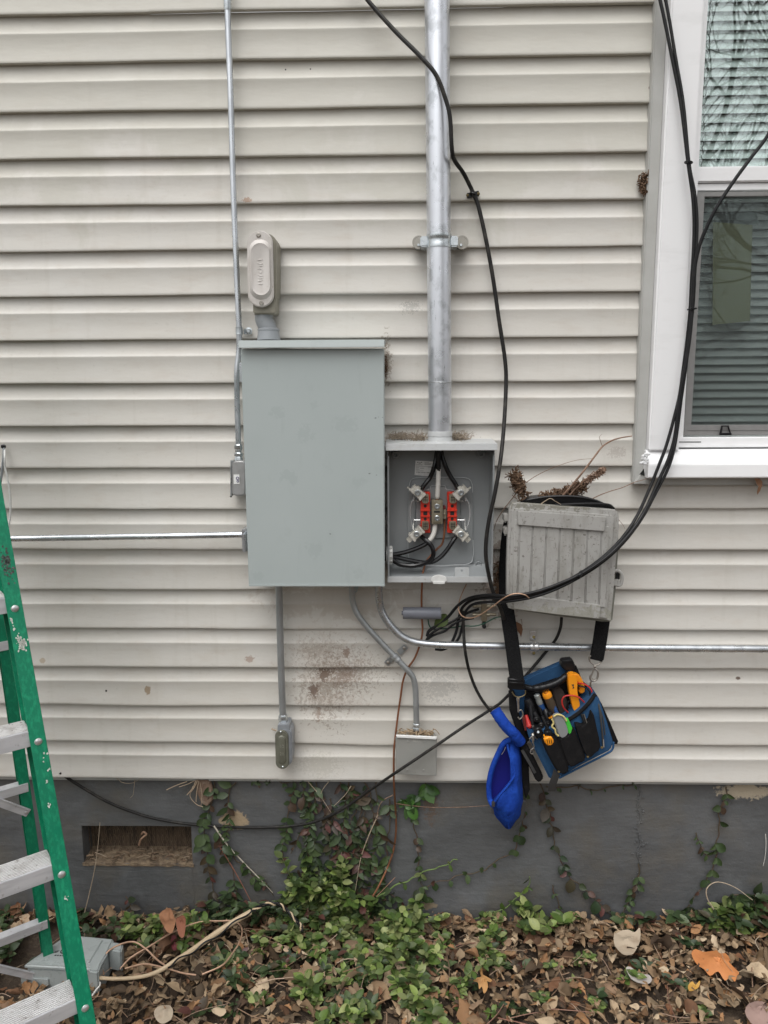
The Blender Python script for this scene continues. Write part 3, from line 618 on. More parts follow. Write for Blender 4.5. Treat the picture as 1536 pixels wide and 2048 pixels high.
# --- mast
o=.055; R=rpx(46,o)
t=thing('mast_pipe','thick galvanised service mast pipe rising from the open meter socket','mast pipe',P(880,880,o))
mb=MB(); mb.tube(cr([P(871.5,-420,o),P(874,0,o),P(877,400,o),P(880,866,o)],10),R,32); mb.build('pipe',M('mast_steel',(.70,.72,.76),.34,.82,[((.84,.87,.92),(14,14,3),.45,.7,.7),((.46,.48,.50),(30,30,22),.5,.62,.7),((.14,.14,.14),(170,170,26),.67,.72,.8),((.22,.22,.22),(60,60,200),.68,.75,.5)],[((50,50,12),.12,.001)],rvar=.12),t)
mb=MB(); zt=P(880,862,o); mb.lathe(zt,DN,[(0,R*1.0),(.0,R*1.02),(.004,R*1.06),(.013,R*1.06),(.014,R*1.02),(.026,R*1.1),(.030,R*1.3),(.036,R*1.32),(.038,R*1.2)],28); mb.build('hub',m_boxtop,t)
mb=MB(); mb.torus(P(880,765,o),V((0.01,0,1)),R*1.0,.0012,28,6); mb.build('pipe_joint',m_emt,t)
sx=thing_strap=MB(); c=P(878,484,o)
mb.v=[];mb=MB(); mb.lathe(c+V((0,0,.017)),DN,[(0,R*1.005),(0,R*1.05),(.008,R*1.07),(.011,R*1.03),(.022,R*1.03),(.025,R*1.07),(.033,R*1.05),(.033,R*1.005)],28)
for s_ in (-1,1):
    mb.box(c+V((s_*(R+.006),.015,0)),(.022,.05,.026),.003); mb.box(c+V((s_*(R+.018),.042,0)),(.02,.006,.022),.002)
st=mb.build('pipe_strap',m_zinc,t,40)
for px in (837,922):
    mb=MB(); mb.lathe(P(px,490,.0),FR,[(0,.014),(.030,.014),(.032,.0168),(.034,.0168),(.034,.0135),(.0335,.013)],24); w1=mb.build('washer',M('washer_face',(.40,.38,.34),.45,.6,[((.3,.28,.24),300,.4,.7,.6)]),st)
    mb=MB(); mb.lathe(P(px,490,.034),FR,[(0,.0035),(.0025,.0032),(.0025,.0015)],8); mb.build('screw',m_zinc,st)
# nest debris where the mast meets the socket
mb=MB(); random.seed(21)
m_fluff=M('grey_fluff',(.30,.25,.19),.95,0,[((.14,.10,.07),90,.45,.65,.8)])
fluff(mb,800,874,.01,11,3.5,150,.016,.0006,.02); fluff(mb,838,876,.02,9,4,130,.014,.0006,.02)
tag(mb.build('debris_clump',m_fluff),'pale fluffy nest debris on the meter socket left of the mast foot','debris',group='debris caught on the wall')
mb=MB(); fluff(mb,918,875,.02,10,4,170,.016,.0006,.02)
tag(mb.build('debris_clump',m_fluff),'pale fluffy nest debris on the meter socket right of the mast foot','debris',group='debris caught on the wall')
# --- meter socket
ms=thing('meter_socket','open grey meter socket with red insulators and exposed lugs below the mast','meter socket',P(880,1165,.05))
fo=.105; bk=.012
xl,xr=P(775,1000,fo).x,P(988,1000,fo).x; zt_=P(880,900,fo).z; zb_=P(880,1165,fo).z; th=.0022
zm=(zt_+zb_)/2; xm=(xl+xr)/2; H=zt_-zb_; W=xr-xl
mb=MB(); mb.box((xm,-bk,zm),(W,th,H)); mb.box((xl+th/2,-(bk+fo)/2-.0005,zm),(th,fo-bk-.004,H-.006)); mb.box((xr-th/2,-(bk+fo)/2-.0005,zm),(th,fo-bk-.004,H-.006))
mb.box((xm,-(bk+fo)/2-.001,zb_+th/2),(W-.001,fo-bk-.002,th)); mb.box((xm,-(bk+fo)/2-.001,zt_-th/2),(W-.001,fo-bk-.002,th))
mb.box((xl+.0022,-fo,zm-.004),(.0044,th,H-.02),.0005); mb.box((xr-.0022,-fo,zm-.004),(.0044,th,H-.02),.0005)
en=mb.build('enclosure',m_meter,ms)
# rolled-in floor so that the bottom reads as a curved back
mb=MB(); A=[V((xl+th+.0002,y,z)) for y,z in ((-bk-.0015,zb_+.030),(-.022,zb_+.020),(-.036,zb_+.010),(-.06,zb_+.0045),(-.06,zb_+.0025),(-bk-.0015,zb_+.0025))]; mb.prism(A,V((W-2*th-.0004,0,0))); mb.build('curved_floor',m_meter,en)
mb=MB(); zl=P(880,1153,fo).z
mb.box((xm,-fo,(zl+zb_)/2),(W+.002,.003,zl-zb_),.001); mb.box((xm,-fo+.006,zb_+.001),(W+.001,.012,.003),.0008); mb.build('front_lip',m_boxtop,ms)
mb=MB(); za=P(880,887.5,fo+.02).z; zc=P(880,901,fo+.02).z
A=[V((xl-.004,y,z)) for y,z in ((-.004,za+.006),(-(fo+.018),za),(-(fo+.020),zc),(-(fo+.016),zc),(-(fo+.014),za-.005),(-.004,zt_+.0012))]
mb.prism(A,V((W+.008,0,0)),.0008); mb.build('rain_hood',m_boxtop,ms)
# boss rings
for a,b,s_ in ((791,909,8),(961,907,8.5)):
    mb=MB(); rr_=rpx(s_*2,.03); mb.lathe(P(a,b,bk+.002),FR,[(0,rr_),(.014,rr_*.95),(.016,rr_*.8),(.016,rr_*.5),(.006,rr_*.35)],20); mb.lathe(P(a,b,bk+.012),FR,[(0,.0035),(.003,.0035),(.004,.002)],8); mb.build('mounting_boss',m_meter,ms)
for a,b in ((792,1130),(915,1129),(957,1129)):
    mb=MB(); mb.torus(P(a,b,bk+.004),FR,.0075,.0018,18,6); mb.lathe(P(a,b,bk+.002),FR,[(0,.0045),(.002,.004)],12); mb.build('dimple',m_meter,ms)
mb=MB()
for R_ in (.010,.016,.022,.028): mb.torus(P(876,1115,bk+.002),FR,R_,.0009,28,6)
mb.build('knockout_rings',m_meter,ms)
# pressed pad behind the jaws
mb=MB(); mb.plate(sm([(822,965),(832,955),(930,955),(941,965),(946,1000),(946,1110),(938,1128),(822,1128),(815,1112),(815,1000)],3),bk,bk+.006,.003,3)
mb.plate(sm([(834,982),(850,978),(862,972),(890,972),(900,978),(918,984),(922,1040),(918,1074),(834,1074),(830,1040)],3),bk+.006,bk+.012,.003,3); mb.build('pressed_pad',m_meter,ms)
m_rim=M('clear_plastic_rim',(.56,.58,.59),.25)
for pp in ([(818,985),(819,968),(830,956),(880,954.5),(932,956),(944,968),(945,985)],[(834,1000),(836,988),(850,980),(861,978),(863,971.5),(889,971.5),(892,978),(908,981),(918,989),(920,1000)],[(816,1080),(817,1112),(826,1127),(850,1130),(905,1130),(938,1127),(946,1112),(946,1080)]):
    MB().tube(cr([P(a,b,bk+.0125) for a,b in pp],6),.0010,6).build('shield_rim',m_rim,ms)
# paper label
mb=MB(); mb.prism([P(a,b,bk+.003) for a,b in ((831,921),(868,923),(867,953),(829,950))],V((0,.0006,0))); lb2=mb.build('rating_label',m_label,ms)
mb=MB(); 
for i,(a,h) in enumerate(((835.5,2.6),(838.2,1.8),(840.6,2.2),(843.4,2.6))): 
    c=P(a,924.6+(1.2 if i in(1,2) else 0),bk+.0036); mb.lathe(c,FR,[(0,.0011),(.0002,.0011)],8); mb.lathe(c+V((0,0,-.0008)),FR,[(0,.0009),(.0002,.0009)],8)
for yy,(xa,xb),th_ in ((929.6,(832,845),.0008),(924.2,(849,858),.0006),(926.4,(849,863),.0006),(928.8,(849,862),.0008),(932.6,(832,863),.0005),(935.6,(832,838),.0007),(936.2,(840,848),.0007),(934.4,(856,863),.0006),(938.4,(832,839),.0006),(941.4,(832,847),.0005),(947.6,(836,858),.0005)):
    q0=P(xa,yy,bk+.0036); q1=P(xb,yy+.04*(xb-xa),bk+.0036); mb.box((q0+q1)/2,((q1-q0).length,.0002,th_))
for i in range(9): mb.box(P(833.5+i*3,944.4+i*.1,bk+.0036),(.0028 if i%3 else .0018,.0002,.0016))
mb.build('label_print',m_ink,lb2)
# tab with hole, latch
mb=MB(); mb.plate(rr(910,1135,938,1158,1.5,2),.07,.073,.0005); tb=mb.build('bonding_tab',m_boxtop,ms); mb=MB(); mb.lathe(P(923.5,1141,.0732),FR,[(0,.0032),(.0002,.0032)],14); mb.build('tab_hole',m_meter,tb)
mb=MB(); mb.plate(sm([(863,1158),(867,1153),(878,1150.5),(889,1153),(893,1158),(891,1164),(865,1164)],4),fo,fo+.008,.002); mb.plate(rr(866,1163,890,1168.5,1.5,2),fo-.002,fo+.010,.001); mb.build('latch_tab',m_bush,ms)
# red insulators, jaws, lugs
for sx_,(ix0,ix1) in ((-1,(841.5,859.5)),(1,(895.5,913.5))):
    mb=MB(); mb.plate(rr(ix0,1003,ix1,1049,1.2,2),bk+.012,bk+.040,.001); mb.plate(rr(ix0-1,1019,ix1+1,1022.5,.6,1),bk+.04,bk+.044,.0005); mb.plate(rr(ix0-1,1031,ix1+1,1034,.6,1),bk+.04,bk+.044,.0005)
    mb.plate(rr(ix0-1,984,ix1+1,1003,2,2),bk+.012,bk+.03,.001); mb.plate(rr(ix0-1,1049,ix1+1,1066,2,2),bk+.012,bk+.03,.001)
    ins=mb.build('insulator_block',m_red,ms)
    mb=MB(); xc=(ix0+ix1)/2
    mb.prism([P(a,b,bk+.0405) for a,b in rr(xc-4,1022.6,xc+4,1030.8,.6,1)],V((0,.0004,0)))
    for yy in (1012,1038): mb.lathe(P(xc,yy,bk+.04),FR,[(0,.0042),(.0006,.0042),(.0006,.0022)],12)
    mb.build('socket_hole',m_dark,ins)
m_jaw=m_brass
for lx,ly,jx,jy,sx_,sy_ in ((835,984,851,999,-1,-1),(921,984,906,999,1,-1),(833,1066,851,1052,-1,1),(921,1066,906,1052,1,1)):
    lg=MB(); c=P(lx,ly,bk+.040); ax=V((sx_*.74,0,-sy_*.67)).normalized(); ay=V((-ax.z,0,ax.x)); AX=(ax,V((0,1,0)),ay)
    lg.box(c,(.034,.030,.021),.0015,AX); lg.box(c-ax*.017,(.006,.034,.024),.001,AX)
    if sy_<0:
        lg.box(c+ax*.0185,(.003,.024,.022),.0006,AX); lg.box(c+ax*.024+ay*.008*sx_*-1,(.010,.012,.004),.0006,AX); lg.box(c+ax*.006-V((0,0,0))+ay*.0125*sx_,(.010,.016,.004),.0008,AX)
    else:
        lg.box(c+ax*.016,(.005,.033,.026),.001,AX); lg.box(c+ax*.024,(.014,.020,.012),.0008,AX)
        for q in range(4): lg.box(c+ax*(.0195+q*.0035),(.0013,.022,.0135),.0003,AX)
    L_=lg.build('lug',m_lug,ms)
    mb=MB(); mb.lathe(c+V((0,-.014,0)),FR,[(0,.0080),(.004,.0080),(.005,.0068),(.005,.0040),(.0025,.0036)],18,True); sc_=mb.build('set_screw',m_zinc,L_)
    mb=MB()
    mb.prism([P(a,b,bk+.050) for a,b in ((jx-7,jy-10 if sy_<0 else jy-9),(jx+6,jy-10 if sy_<0 else jy-9),(jx+7,jy+4),(jx+4,jy+8),(jx-4,jy+8),(jx-7,jy+4))],V((0,.03,0)),.001)
    jw=mb.build('jaw',m_jaw,ms); mb=MB()
    for q in (-1,0,1): mb.prism([P(jx+q*3.2+a,jy+b,bk+.0515) for a,b in ((-.35,-7),(.35,-7),(.35,6),(-.35,6))],V((0,.002,0)))
    for q in (-4,1): mb.prism([P(jx+a,jy+q+b,bk+.0518) for a,b in ((-4.5,-.35),(4.5,-.35),(4.5,.35),(-4.5,.35))],V((0,.002,0)))
    mb.build('jaw_slots',m_dark,jw)
for s_,pp in ((-1,[(828,995),(822,1008),(820,1022),(821,1038),(826,1060)]),(1,[(931,995),(938,1008),(940,1024),(938,1042),(932,1060)])):
    mb=MB(); mb.tube(cr([P(a,b,bk+.035) for a,b in pp],6),.0015,6); mb.tube([P(pp[0][0],994,bk+.035),P(pp[0][0]-s_*-1,1002,bk+.036)],.0022,6)
    xx=827 if s_<0 else 930; mb.tube([P(xx,1036,bk+.04),P(xx+.8*s_,1060,bk+.04)],.0016,6); mb.tube([P(xx,1040,bk+.03),P(xx-s_*15,1040,bk+.03)],.0013,6); mb.tube([P(xx-s_*4,1002,bk+.02),P(xx-s_*12,1002,bk+.02)],.0013,6)
    mb.build('retaining_spring',m_spring,ms)
mb=MB(); mb.plate(rr(863.5,1000,885.5,1048,1,2),bk+.012,bk+.044,.001); mb.plate(rr(866,1003,882.5,1045,1,2),bk+.044,bk+.047,.0008)
nb=mb.build('neutral_bar',m_brass,ms); mb=MB(); mb.prism([P(a,b,bk+.0474) for a,b in rr(868,1022,880,1025.5,.3,1)],V((0,.0004,0))); mb.build('slot',m_dark,nb)
for yy in (1012.5,1036): mb=MB(); mb.lathe(P(874.3,yy,bk+.046),FR,[(0,.0072),(.004,.0072),(.005,.006),(.005,.0038),(.003,.0035)],18); mb.build('set_screw',m_zinc,nb)
mb=MB(); mb.plate(rr(886.5,1019,892.5,1038,.6,1),bk+.012,bk+.036,.0008); mb.lathe(P(889,1028,bk+.036),FR,[(0,.0026),(.002,.0026),(.0025,.0015)],10); gl=mb.build('ground_lug',m_brass,ms)
mb=MB(); mb.plate(rr(886.5,1012,891.5,1019,.6,1),bk+.012,bk+.03,.0008); mb.build('red_cap',m_redd,gl)
mb=MB(); mb.lathe(P(777,1110,.058),RX,[(-.006,.021),(-.006,.0245),(.0,.0245),(.001,.023),(.006,.023),(.011,.0225),(.0115,.019),(.0115,.0165)],24)
for i in range(12):
    a=i/12*6.283; mb.box(P(777,1110,.058)+V((.005,.0238*math.cos(a),.0238*math.sin(a))),(.010,.003,.003),.0006)
mb.build('conduit_bushing',m_bush,ms)
# service wires
def cable(name,label,cat,pts,r,mat,group=None,n=8,seg=9):
    mb=MB(); mb.tube(cr([P(*q) for q in pts],n),r,seg); o=mb.build(name,mat); return tag(o,label,cat,group)
rw=.0061; b=bk
G1='service conductors inside the meter socket'
cable('service_wire','black wire from the mast bending left to the upper left lug','wire',[(876,885,.05),(873,912,.045),(868,935,.045),(860,955,.04),(851,967,.042),(842,979,.04)],rw,m_black2,G1)
cable('service_wire','black wire from the mast bending right to the upper right lug','wire',[(881,885,.05),(883,908,.045),(890,930,.045),(900,951,.042),(909,965,.042),(916,978,.04)],rw,m_black2,G1)
t=thing('service_wire','straight centre wire wrapped in white tape, dropping from the mast to the neutral bar','wire',P(875,998,.05),G1)
MB().tube(cr([P(878,885,.06),P(877,915,.06),P(877,942,.058)],5),rw*1.02,10).build('black_sheath',m_black2,t)
MB().tube(cr([P(877,938,.058),P(876.5,960,.056),P(875.5,980,.053),P(874.5,997,.05)],5),lambda q:rw*(1.05+.04*math.sin(q*30)-(.35*max(0,q-.93)/.07)),10).build('white_tape',m_whtape,t)
MB().tube([P(874.5,996,.05),P(874.5,1003,.048)],.0035,8).build('bare_strand',m_copper,t)
cable('service_wire','black wire looping from the lower left lug into the side bushing','wire',[(843,1073,.045),(850,1079,.055),(860,1088,.062),(866,1100,.064),(866,1112,.062),(858,1122,.06),(842,1129,.058),(822,1132,.056),(800,1129,.056),(784,1120,.056),(766,1117,.058)],rw,m_black2,G1)
cable('service_wire','black wire curving from the lower right lug down into the side bushing','wire',[(912,1073,.045),(903,1086,.05),(893,1101,.05),(880,1115,.05),(864,1124,.05),(846,1125,.05),(822,1121,.05),(800,1116,.05),(782,1113,.054),(766,1113,.056)],rw,m_black2,G1)
t=thing('service_wire','wire from the neutral bar with white tape at its top, entering the side bushing highest','wire',P(852,1100,.05),G1)
MB().tube(cr([P(870,1046,.04),P(869.5,1056,.043),P(867,1068,.045),P(862,1077,.047),P(856,1084,.048)],6),rw*1.08,10).build('white_tape',m_whtape,t)
MB().tube(cr([P(857,1083,.048),P(848,1090,.048),P(830,1098,.048),P(808,1105,.05),(P(786,1109,.054)),P(766,1108,.058)],6),rw,10).build('black_sheath',m_black2,t)
# copper ground wire
cable('ground_wire','long bare copper ground wire running from the meter socket down to the vines','wire',[(889,1034,.04),(889,1052,.04),(888,1072,.04),(884,1088,.036),(875,1097,.032),(868,1104,.028),(860,1113,.03),(852,1124,.032),(847,1140,.036),(845,1152,.04),(844,1168,.04),(843,1200,.03),(844,1240,.02),(845,1262,.016),(841,1285,.014),(830,1315,.012),(815,1338,.012),(806,1362,.012),(801,1395,.012),(796,1430,.013),(791,1470,.02),(788,1500,.026),(787.5,1545,.028),(788.5,1580,.018),(791,1620,-.01),(792,1660,-.018),(787,1700,-.018),(775,1735,-.012),(756,1775,.01),(735,1810,.02)],.0029,m_copper)
# --- slate pvc sleeve
mb=MB(); a=P(806,1226,.035); b_=P(882,1226.5,.035); d=(b_-a).normalized(); L=(b_-a).length; R1=rpx(24,.035)
mb.lathe(a,d,[(0,R1*.8),(0,R1),(.003,R1*1.03),(L-.002,R1*1.03),(L,R1),(L,R1*.85)],28); mb.lathe(a-d*.004,d,[(0,.006),(.004,.006)],12)
tag(mb.build('pvc_sleeve',m_pvc2),'short horizontal slate-grey plastic sleeve below the meter socket','pipe sleeve')
# --- lower left conduit with LB
o=.032; t=thing('conduit','straight vertical conduit below the big panel ending in an olive-covered fitting','conduit',P(566,1430,o)); r=rpx(14.5,o)
MB().tube(cr([P(557,1160,o),P(558.5,1200,o),P(562,1330,o),P(566,1436,o)],5),r,18).build('pipe',m_emt,t)
mb=MB(); c0=P(566,1428,o); mb.lathe(c0,DN,[(0,r*1.05),(.004,r*1.3),(.009,r*1.35),(.019,r*1.35),(.022,r*1.28),(.024,r*1.2),(.0245,r*1.35),(.034,r*1.3)],6,True,.3); mb.build('connector',m_zinc,t)
lb=thing('conduit_fitting','blue-grey conduit fitting with narrow olive oval cover low on the wall','conduit fitting',P(566,1538,.03),'conduit fittings')
mb=MB(); mb.plate(rr(555,1449,579,1470,4,3),.006,.055,.003); mb.plate(rr(553,1457,584,1532,11,6),.004,.056,.004,3); mb.build('body',M('bluegrey_cast',(.30,.32,.345),.4,.3,[((.38,.39,.42),60,.45,.7,.6)],[(300,.15,.0006)]),lb,40)
mb=MB(); mb.plate([(x+(y-1500)*.025,y) for x,y in rr(550.5,1460.5,577,1538.5,13,8)],.056,.062,.002,3); cv=mb.build('cover',m_olive,lb,40)
pa=[P(x+(y-1500)*.025,y,.0618) for x,y in rr(555.5,1471,572,1529,8,8)]; pb=[P(x+(y-1500)*.025,y,.0655) for x,y in rr(557.5,1474,570,1525,6,8)]; n=len(pa)
mb=MB(); mb.add(pa+pb,[(i,(i+1)%n,n+(i+1)%n,n+i) for i in range(n)]+[tuple(range(n,2*n))]); mb.build('raised_panel',m_olive,cv,50)
for a,b in ((561.5,1464),(565.5,1534)): mb=MB(); screw(mb,P(a,b,.062),.0032,.002); mb.build('screw',m_zinc,lb)
def text(s,name,p,size,mat,parent,rot=0,ex=.0003,font_w=1,xd=RX,zd=UPV):
    cu=bpy.data.curves.new(name,'FONT'); cu.body=s; cu.size=size; cu.extrude=ex; cu.align_x='CENTER'; cu.align_y='CENTER'; cu.resolution_u=3
    ob=bpy.data.objects.new(name+'_t',cu); sc.collection.objects.link(ob); dg=bpy.context.evaluated_depsgraph_get()
    me=bpy.data.meshes.new_from_object(ob.evaluated_get(dg)); bpy.data.objects.remove(ob); bpy.data.curves.remove(cu)
    nn=xd.cross(zd); c_,s_=math.cos(rot),math.sin(rot); mb=MB()
    mb.add([p+xd*((v.co.x*c_-v.co.y*s_)*font_w)+zd*(v.co.x*s_+v.co.y*c_)+nn*v.co.z for v in me.vertices],[tuple(q.vertices) for q in me.polygons])
    bpy.data.meshes.remove(me); return mb.build(name,mat,parent,None)
m_emb=M('worn_raised_letter',(.32,.32,.27),.4,.3)
text('1/2','raised_letter',P(563.5,1493,.0658),.0125,m_emb,cv,0,.0005,.8); text('2½','raised_letter',P(564.5,1508,.0658),.0125,m_emb,cv,0,.0005,.8)
tag(MB().tube(cr([P(543,1457,.012),P(547,1459.5,.013),P(553,1461,.012)],4),.0024,7).build('twig_stub',m_drytwig),'tiny tan stub sticking out left of the olive-covered conduit fitting','twig')
# --- offset conduit to junction box
o=.030; t=thing('conduit','thin offset conduit bending down from panel to the small junction box','conduit',P(833,1450,o)); r=rpx(12.5,o)
MB().tube(cr([P(704,1150,o+.015),P(704,1180,o+.006),P(706,1205,o),P(715,1228,o),P(735,1255,o),P(765,1288,o),P(790,1314,o),P(812,1337,o),P(826,1355,o),P(831,1380,o),P(832.5,1420,o),P(833,1452,o)],7),r,16).build('pipe',m_emt,t)
mb=MB(); mb.lathe(P(833,1446,o),DN,[(0,r*1.05),(.002,r*1.25),(.008,r*1.3),(.011,r*1.1),(.016,r*1.45),(.02,r*1.45)],8,True,.2); mb.build('connector',m_zinc,t)
c=P(792,1316,o); ax=(P(812,1337,o)-P(765,1288,o)).normalized(); ay=V((0,-1,0)).cross(ax)
mb=MB(); mb.lathe(c-ax*.01,ax,[(0,r*1.08),(0,r*1.25),(.005,r*1.35),(.008,r*1.2),(.012,r*1.2),(.015,r*1.35),(.02,r*1.25),(.02,r*1.08)],18)
for s_ in (-1,1): mb.box(c+ay*s_*.024+V((0,.024,0)),(.016,.003,.030),.001,(ax,V((0,1,0)),ay))
st=mb.build('strap',m_emt,t)
for s_ in (-1,1): mb=MB(); mb.lathe(c+ay*s_*.031+V((0,.0225,0)),FR,[(0,.0048),(.003,.0045),(.004,.002)],10); mb.build('screw',m_steel,st)
jb=thing('junction_box','small square grey junction box with debris on top, at the siding bottom','junction box',P(833,1550,.03))
m_jb=M('jbox_grey',(.325,.325,.305),.42,.15,[((.27,.27,.25),14,.45,.7,.7),((.4,.38,.36),40,.6,.8,.5),((.17,.15,.12),110,.68,.76,.6)],[(400,.2,.0006)],rvar=.08)
JB=[(794,1476),(872,1480),(871.5,1550.5),(795,1547.5)]
mb=MB(); mb.prism([P(a,b,.056) for a,b in JB],V((0,.05,0)),.002); mb.build('body',m_jb,jb)
JC=[(791,1474.5),(874,1479),(873,1552),(792.5,1549)]
mb=MB(); mb.prism([P(a,b,.060) for a,b in JC],V((0,.005,0)),.0015,3); cv=mb.build('cover',m_jb,jb)
mb=MB(); zA=P(833,1470,.064).z; mb.prism([P(791.5,1470.5,.066),P(874,1474.5,.066),P(872,1479.5,.066),P(794,1475.5,.066)],V((0,.006,0)),.001); mb.build('hood_strip',M('lit_top_paint',(.80,.80,.78),.35),jb)  # light falling on the box top is put into this paler colour
for a,b in ((816,1483),(849,1484),(814.5,1540),(847,1540.5)): mb=MB(); mb.lathe(P(a,b,.060),FR,[(0,.0032),(.0016,.003),(.0018,.0015)],10); mb.build('screw',m_jb,jb)
text('BELL','raised_letter',P(834,1482,.0602),.011,M('faint_letter',(.42,.41,.38),.5),cv,-.04,.0004,1.1)
mb=MB(); random.seed(31)
for i in range(150):
    a=random.uniform(798,866); q=P(a,1466+random.gauss(0,3.2)+(a-830)*.04,.055-random.uniform(0,.04)); 
    d_=V((random.gauss(0,1),random.gauss(0,.6),random.gauss(0,.35))).normalized(); mb.tube([q-d_*.007,q+V((0,0,.001)),q+d_*.007],random.uniform(.0006,.0016),5,False)
mb.tube(cr([P(866,1457,.03),P(873,1461,.03),P(879,1469,.03)],4),.0012,5)
tag(mb.build('debris_clump',M('straw',(.40,.30,.19),.9,0,[((.2,.12,.07),120,.45,.65,.8),((.6,.52,.4),90,.6,.75,.6)])),'straw and leaf crumbs piled on top of the small junction box','debris',group='debris caught on the wall')
# --- bent conduit running to the right
o=.034; t=thing('conduit','bright conduit bending from the panel and running right along the wall','conduit',P(1100,1295,o)); r=rpx(15.5,o)
MB().tube(cr([P(757,1150,o+.02),P(757.5,1180,o+.008),P(759.5,1207,o),P(768,1232,o),P(783,1253,o),P(803,1272,o),P(830,1284,o),P(870,1289,o),P(930,1291,o),P(1050,1293,o),P(1250,1296,o),P(1536,1298,o),P(1900,1301,o)],8),r,18).build('pipe',m_galv,t)
mb=MB(); c=P(1068.5,1293,o); mb.lathe(c-RX*.012,RX,[(0,r*1.06),(0,r*1.2),(.004,r*1.35),(.008,r*1.3),(.010,r*1.18),(.014,r*1.18),(.016,r*1.3),(.020,r*1.35),(.024,r*1.2),(.024,r*1.06)],18)
mb.box(c+V((-.001,.022,.024)),(.017,.004,.026),.001); mb.box(c+V((-.001,.022,-.020)),(.015,.004,.014),.001); st=mb.build('strap',m_spring,t)
for yy in (1274,1306): mb=MB(); mb.lathe(P(1067.5,yy,.0125),FR,[(0,.0048),(.003,.0045),(.0045,.002)],6); mb.build('screw',M('brass_screw',(.38,.30,.12),.4,.7),st)
# --- rod / wire at far left
t=thing('wire_hook','thin white wire hanging from a dark rod at the far left edge','wire',P(12,1065,.02))
MB().tube(cr([P(9,898,.012),P(9.5,915,.03),P(10,935,.03),P(15,955,.03),P(21,1000,.03),P(20,1035,.03),P(16,1062,.03)],6),.0026,7).build('white_wire',m_bush,t)
MB().tube(cr([P(8,890,.01),P(7,915,.02),P(3,950,.02),P(-3,990,.02)],5),.0034,7).build('dark_rod',m_pvc,t)
MB().lathe(P(8,893,.008),FR,[(0,.006),(.006,.006),(.008,.003)],10).build('screw_eye',m_blkpl,t)
# ================================================================ TELECOM BOX
def lerpn(ns):
    ns=[V(a) for a in ns]
    def f(t):
        q=t*(len(ns)-1); i=min(int(q),len(ns)-2); return ns[i].lerp(ns[i+1],q-i).normalized()
    return f
tb=thing('utility_box','weathered grey plastic phone utility box hanging askew with black cables crossing its ribbed door','utility box',P(1120,1240,.07))
mb=MB(); mb.plate(sm([(1034,1014),(1120,1018),(1226,1026),(1236,1036),(1238,1090),(1232,1180),(1225,1244),(1205,1244),(1110,1232),(1022,1219),(1022,1120),(1026,1030)],1),.012,.106,.004); mb.build('back_box',m_telecom2,tb)
cov=sm([(1019,1018),(1024,1009),(1034,1006),(1130,1013),(1222,1019),(1233,1023),(1238,1034),(1236,1080),(1231,1130),(1229,1160),(1222,1236),(1214,1240),(1120,1229),(1026,1219),(1017,1212),(1014,1203),(1014,1130),(1016,1060)],2)
mb=MB(); mb.plate(cov,.108,.130,.005,3); cv=mb.build('door',m_telecom,tb,40)
inn=sm([(1024,1026),(1028,1019),(1038,1017),(1130,1023),(1216,1030),(1226,1034),(1228,1044),(1222,1120),(1217,1190),(1213,1230),(1206,1236),(1120,1226),(1032,1215),(1022,1209),(1020,1200),(1020,1120),(1022,1060)],2)
mb=MB(); mb.plate(inn,.129,.134,.003,3)
tx=[1040,1065.5,1093,1120,1148,1175.5,1203]
def gx(x,y): return (x-(y-1052)*.04, y+(x-1120)*.075)
ed=[1030]+tx+[1218]
for i in range(len(ed)-1):
    a=ed[i]+(2.3 if i else 0); b=ed[i+1]-(1.3 if i<len(ed)-2 else 0)
    mb.plate([gx(a,1046),gx(b,1046),gx(b,1208),gx(a,1208)],.133,.1365,.0006,1)
    if i<len(ed)-2: mb.plate([gx(b+1.1,1046),gx(b+2.3,1046),gx(b+2.3,1208),gx(b+1.1,1208)],.133,.136,.0003,1)
mb.build('ribbed_panel',m_telecom,cv,40)
mb=MB(); mb.plate([(1036,1022),(1125,1028),(1213,1034),(1209,1063),(1120,1056.5),(1035,1050)],.134,.143,.0015); mb.build('upper_batten',m_telecom,cv)
mb=MB(); mb.plate([(1028,1190),(1115,1200),(1202,1211),(1199,1238),(1112,1229),(1027,1218)],.134,.143,.0015); mb.build('lower_batten',m_telecom,cv)
for yy in (1036,1062):
    mb=MB(); mb.plate(rr(1008,yy-7,1018,yy+7,2,2),.09,.118,.0015); mb.lathe(P(1011,yy-8,.112),DN,[(0,.003),(.022,.003)],8); mb.build('hinge',m_telecom,tb)
mb=MB(); mb.tube(cr([P(1224,1145,.11),P(1235,1141,.112),P(1243,1148,.112),P(1244,1160,.112),P(1240,1170,.112),P(1226,1169,.11)],6),.0042,10); mb.plate(rr(1222,1160,1241,1172,3,2),.09,.115,.002); mb.plate(rr(1226,1123,1232,1134,1.5,2),.07,.10,.001)
lt=mb.build('latch',m_telecom,tb); mb=MB(); mb.plate(rr(1226,1146,1240,1160,3,3),.085,.103,.001); mb.build('latch_slot',m_dark,lt)
mb=MB(); random.seed(5)
mb.tube(cr([P(1047,1003,.10),P(1060,999,.11),P(1100,993.5,.11),P(1150,993.5,.11),P(1190,1001,.11),P(1225,1017,.11)],6),.0035,8)
mb.tube(cr([P(1110,1010,.115),P(1170,1007,.118),P(1215,1009,.118),P(1228,1017,.11)],6),.003,8)
mb.plate(sm([(1050,1006),(1070,998),(1120,994),(1170,996),(1215,1012),(1222,1019),(1120,1014),(1060,1010)],2),.03,.10,.003)
mb.build('top_gasket',m_blkpl,tb,40)
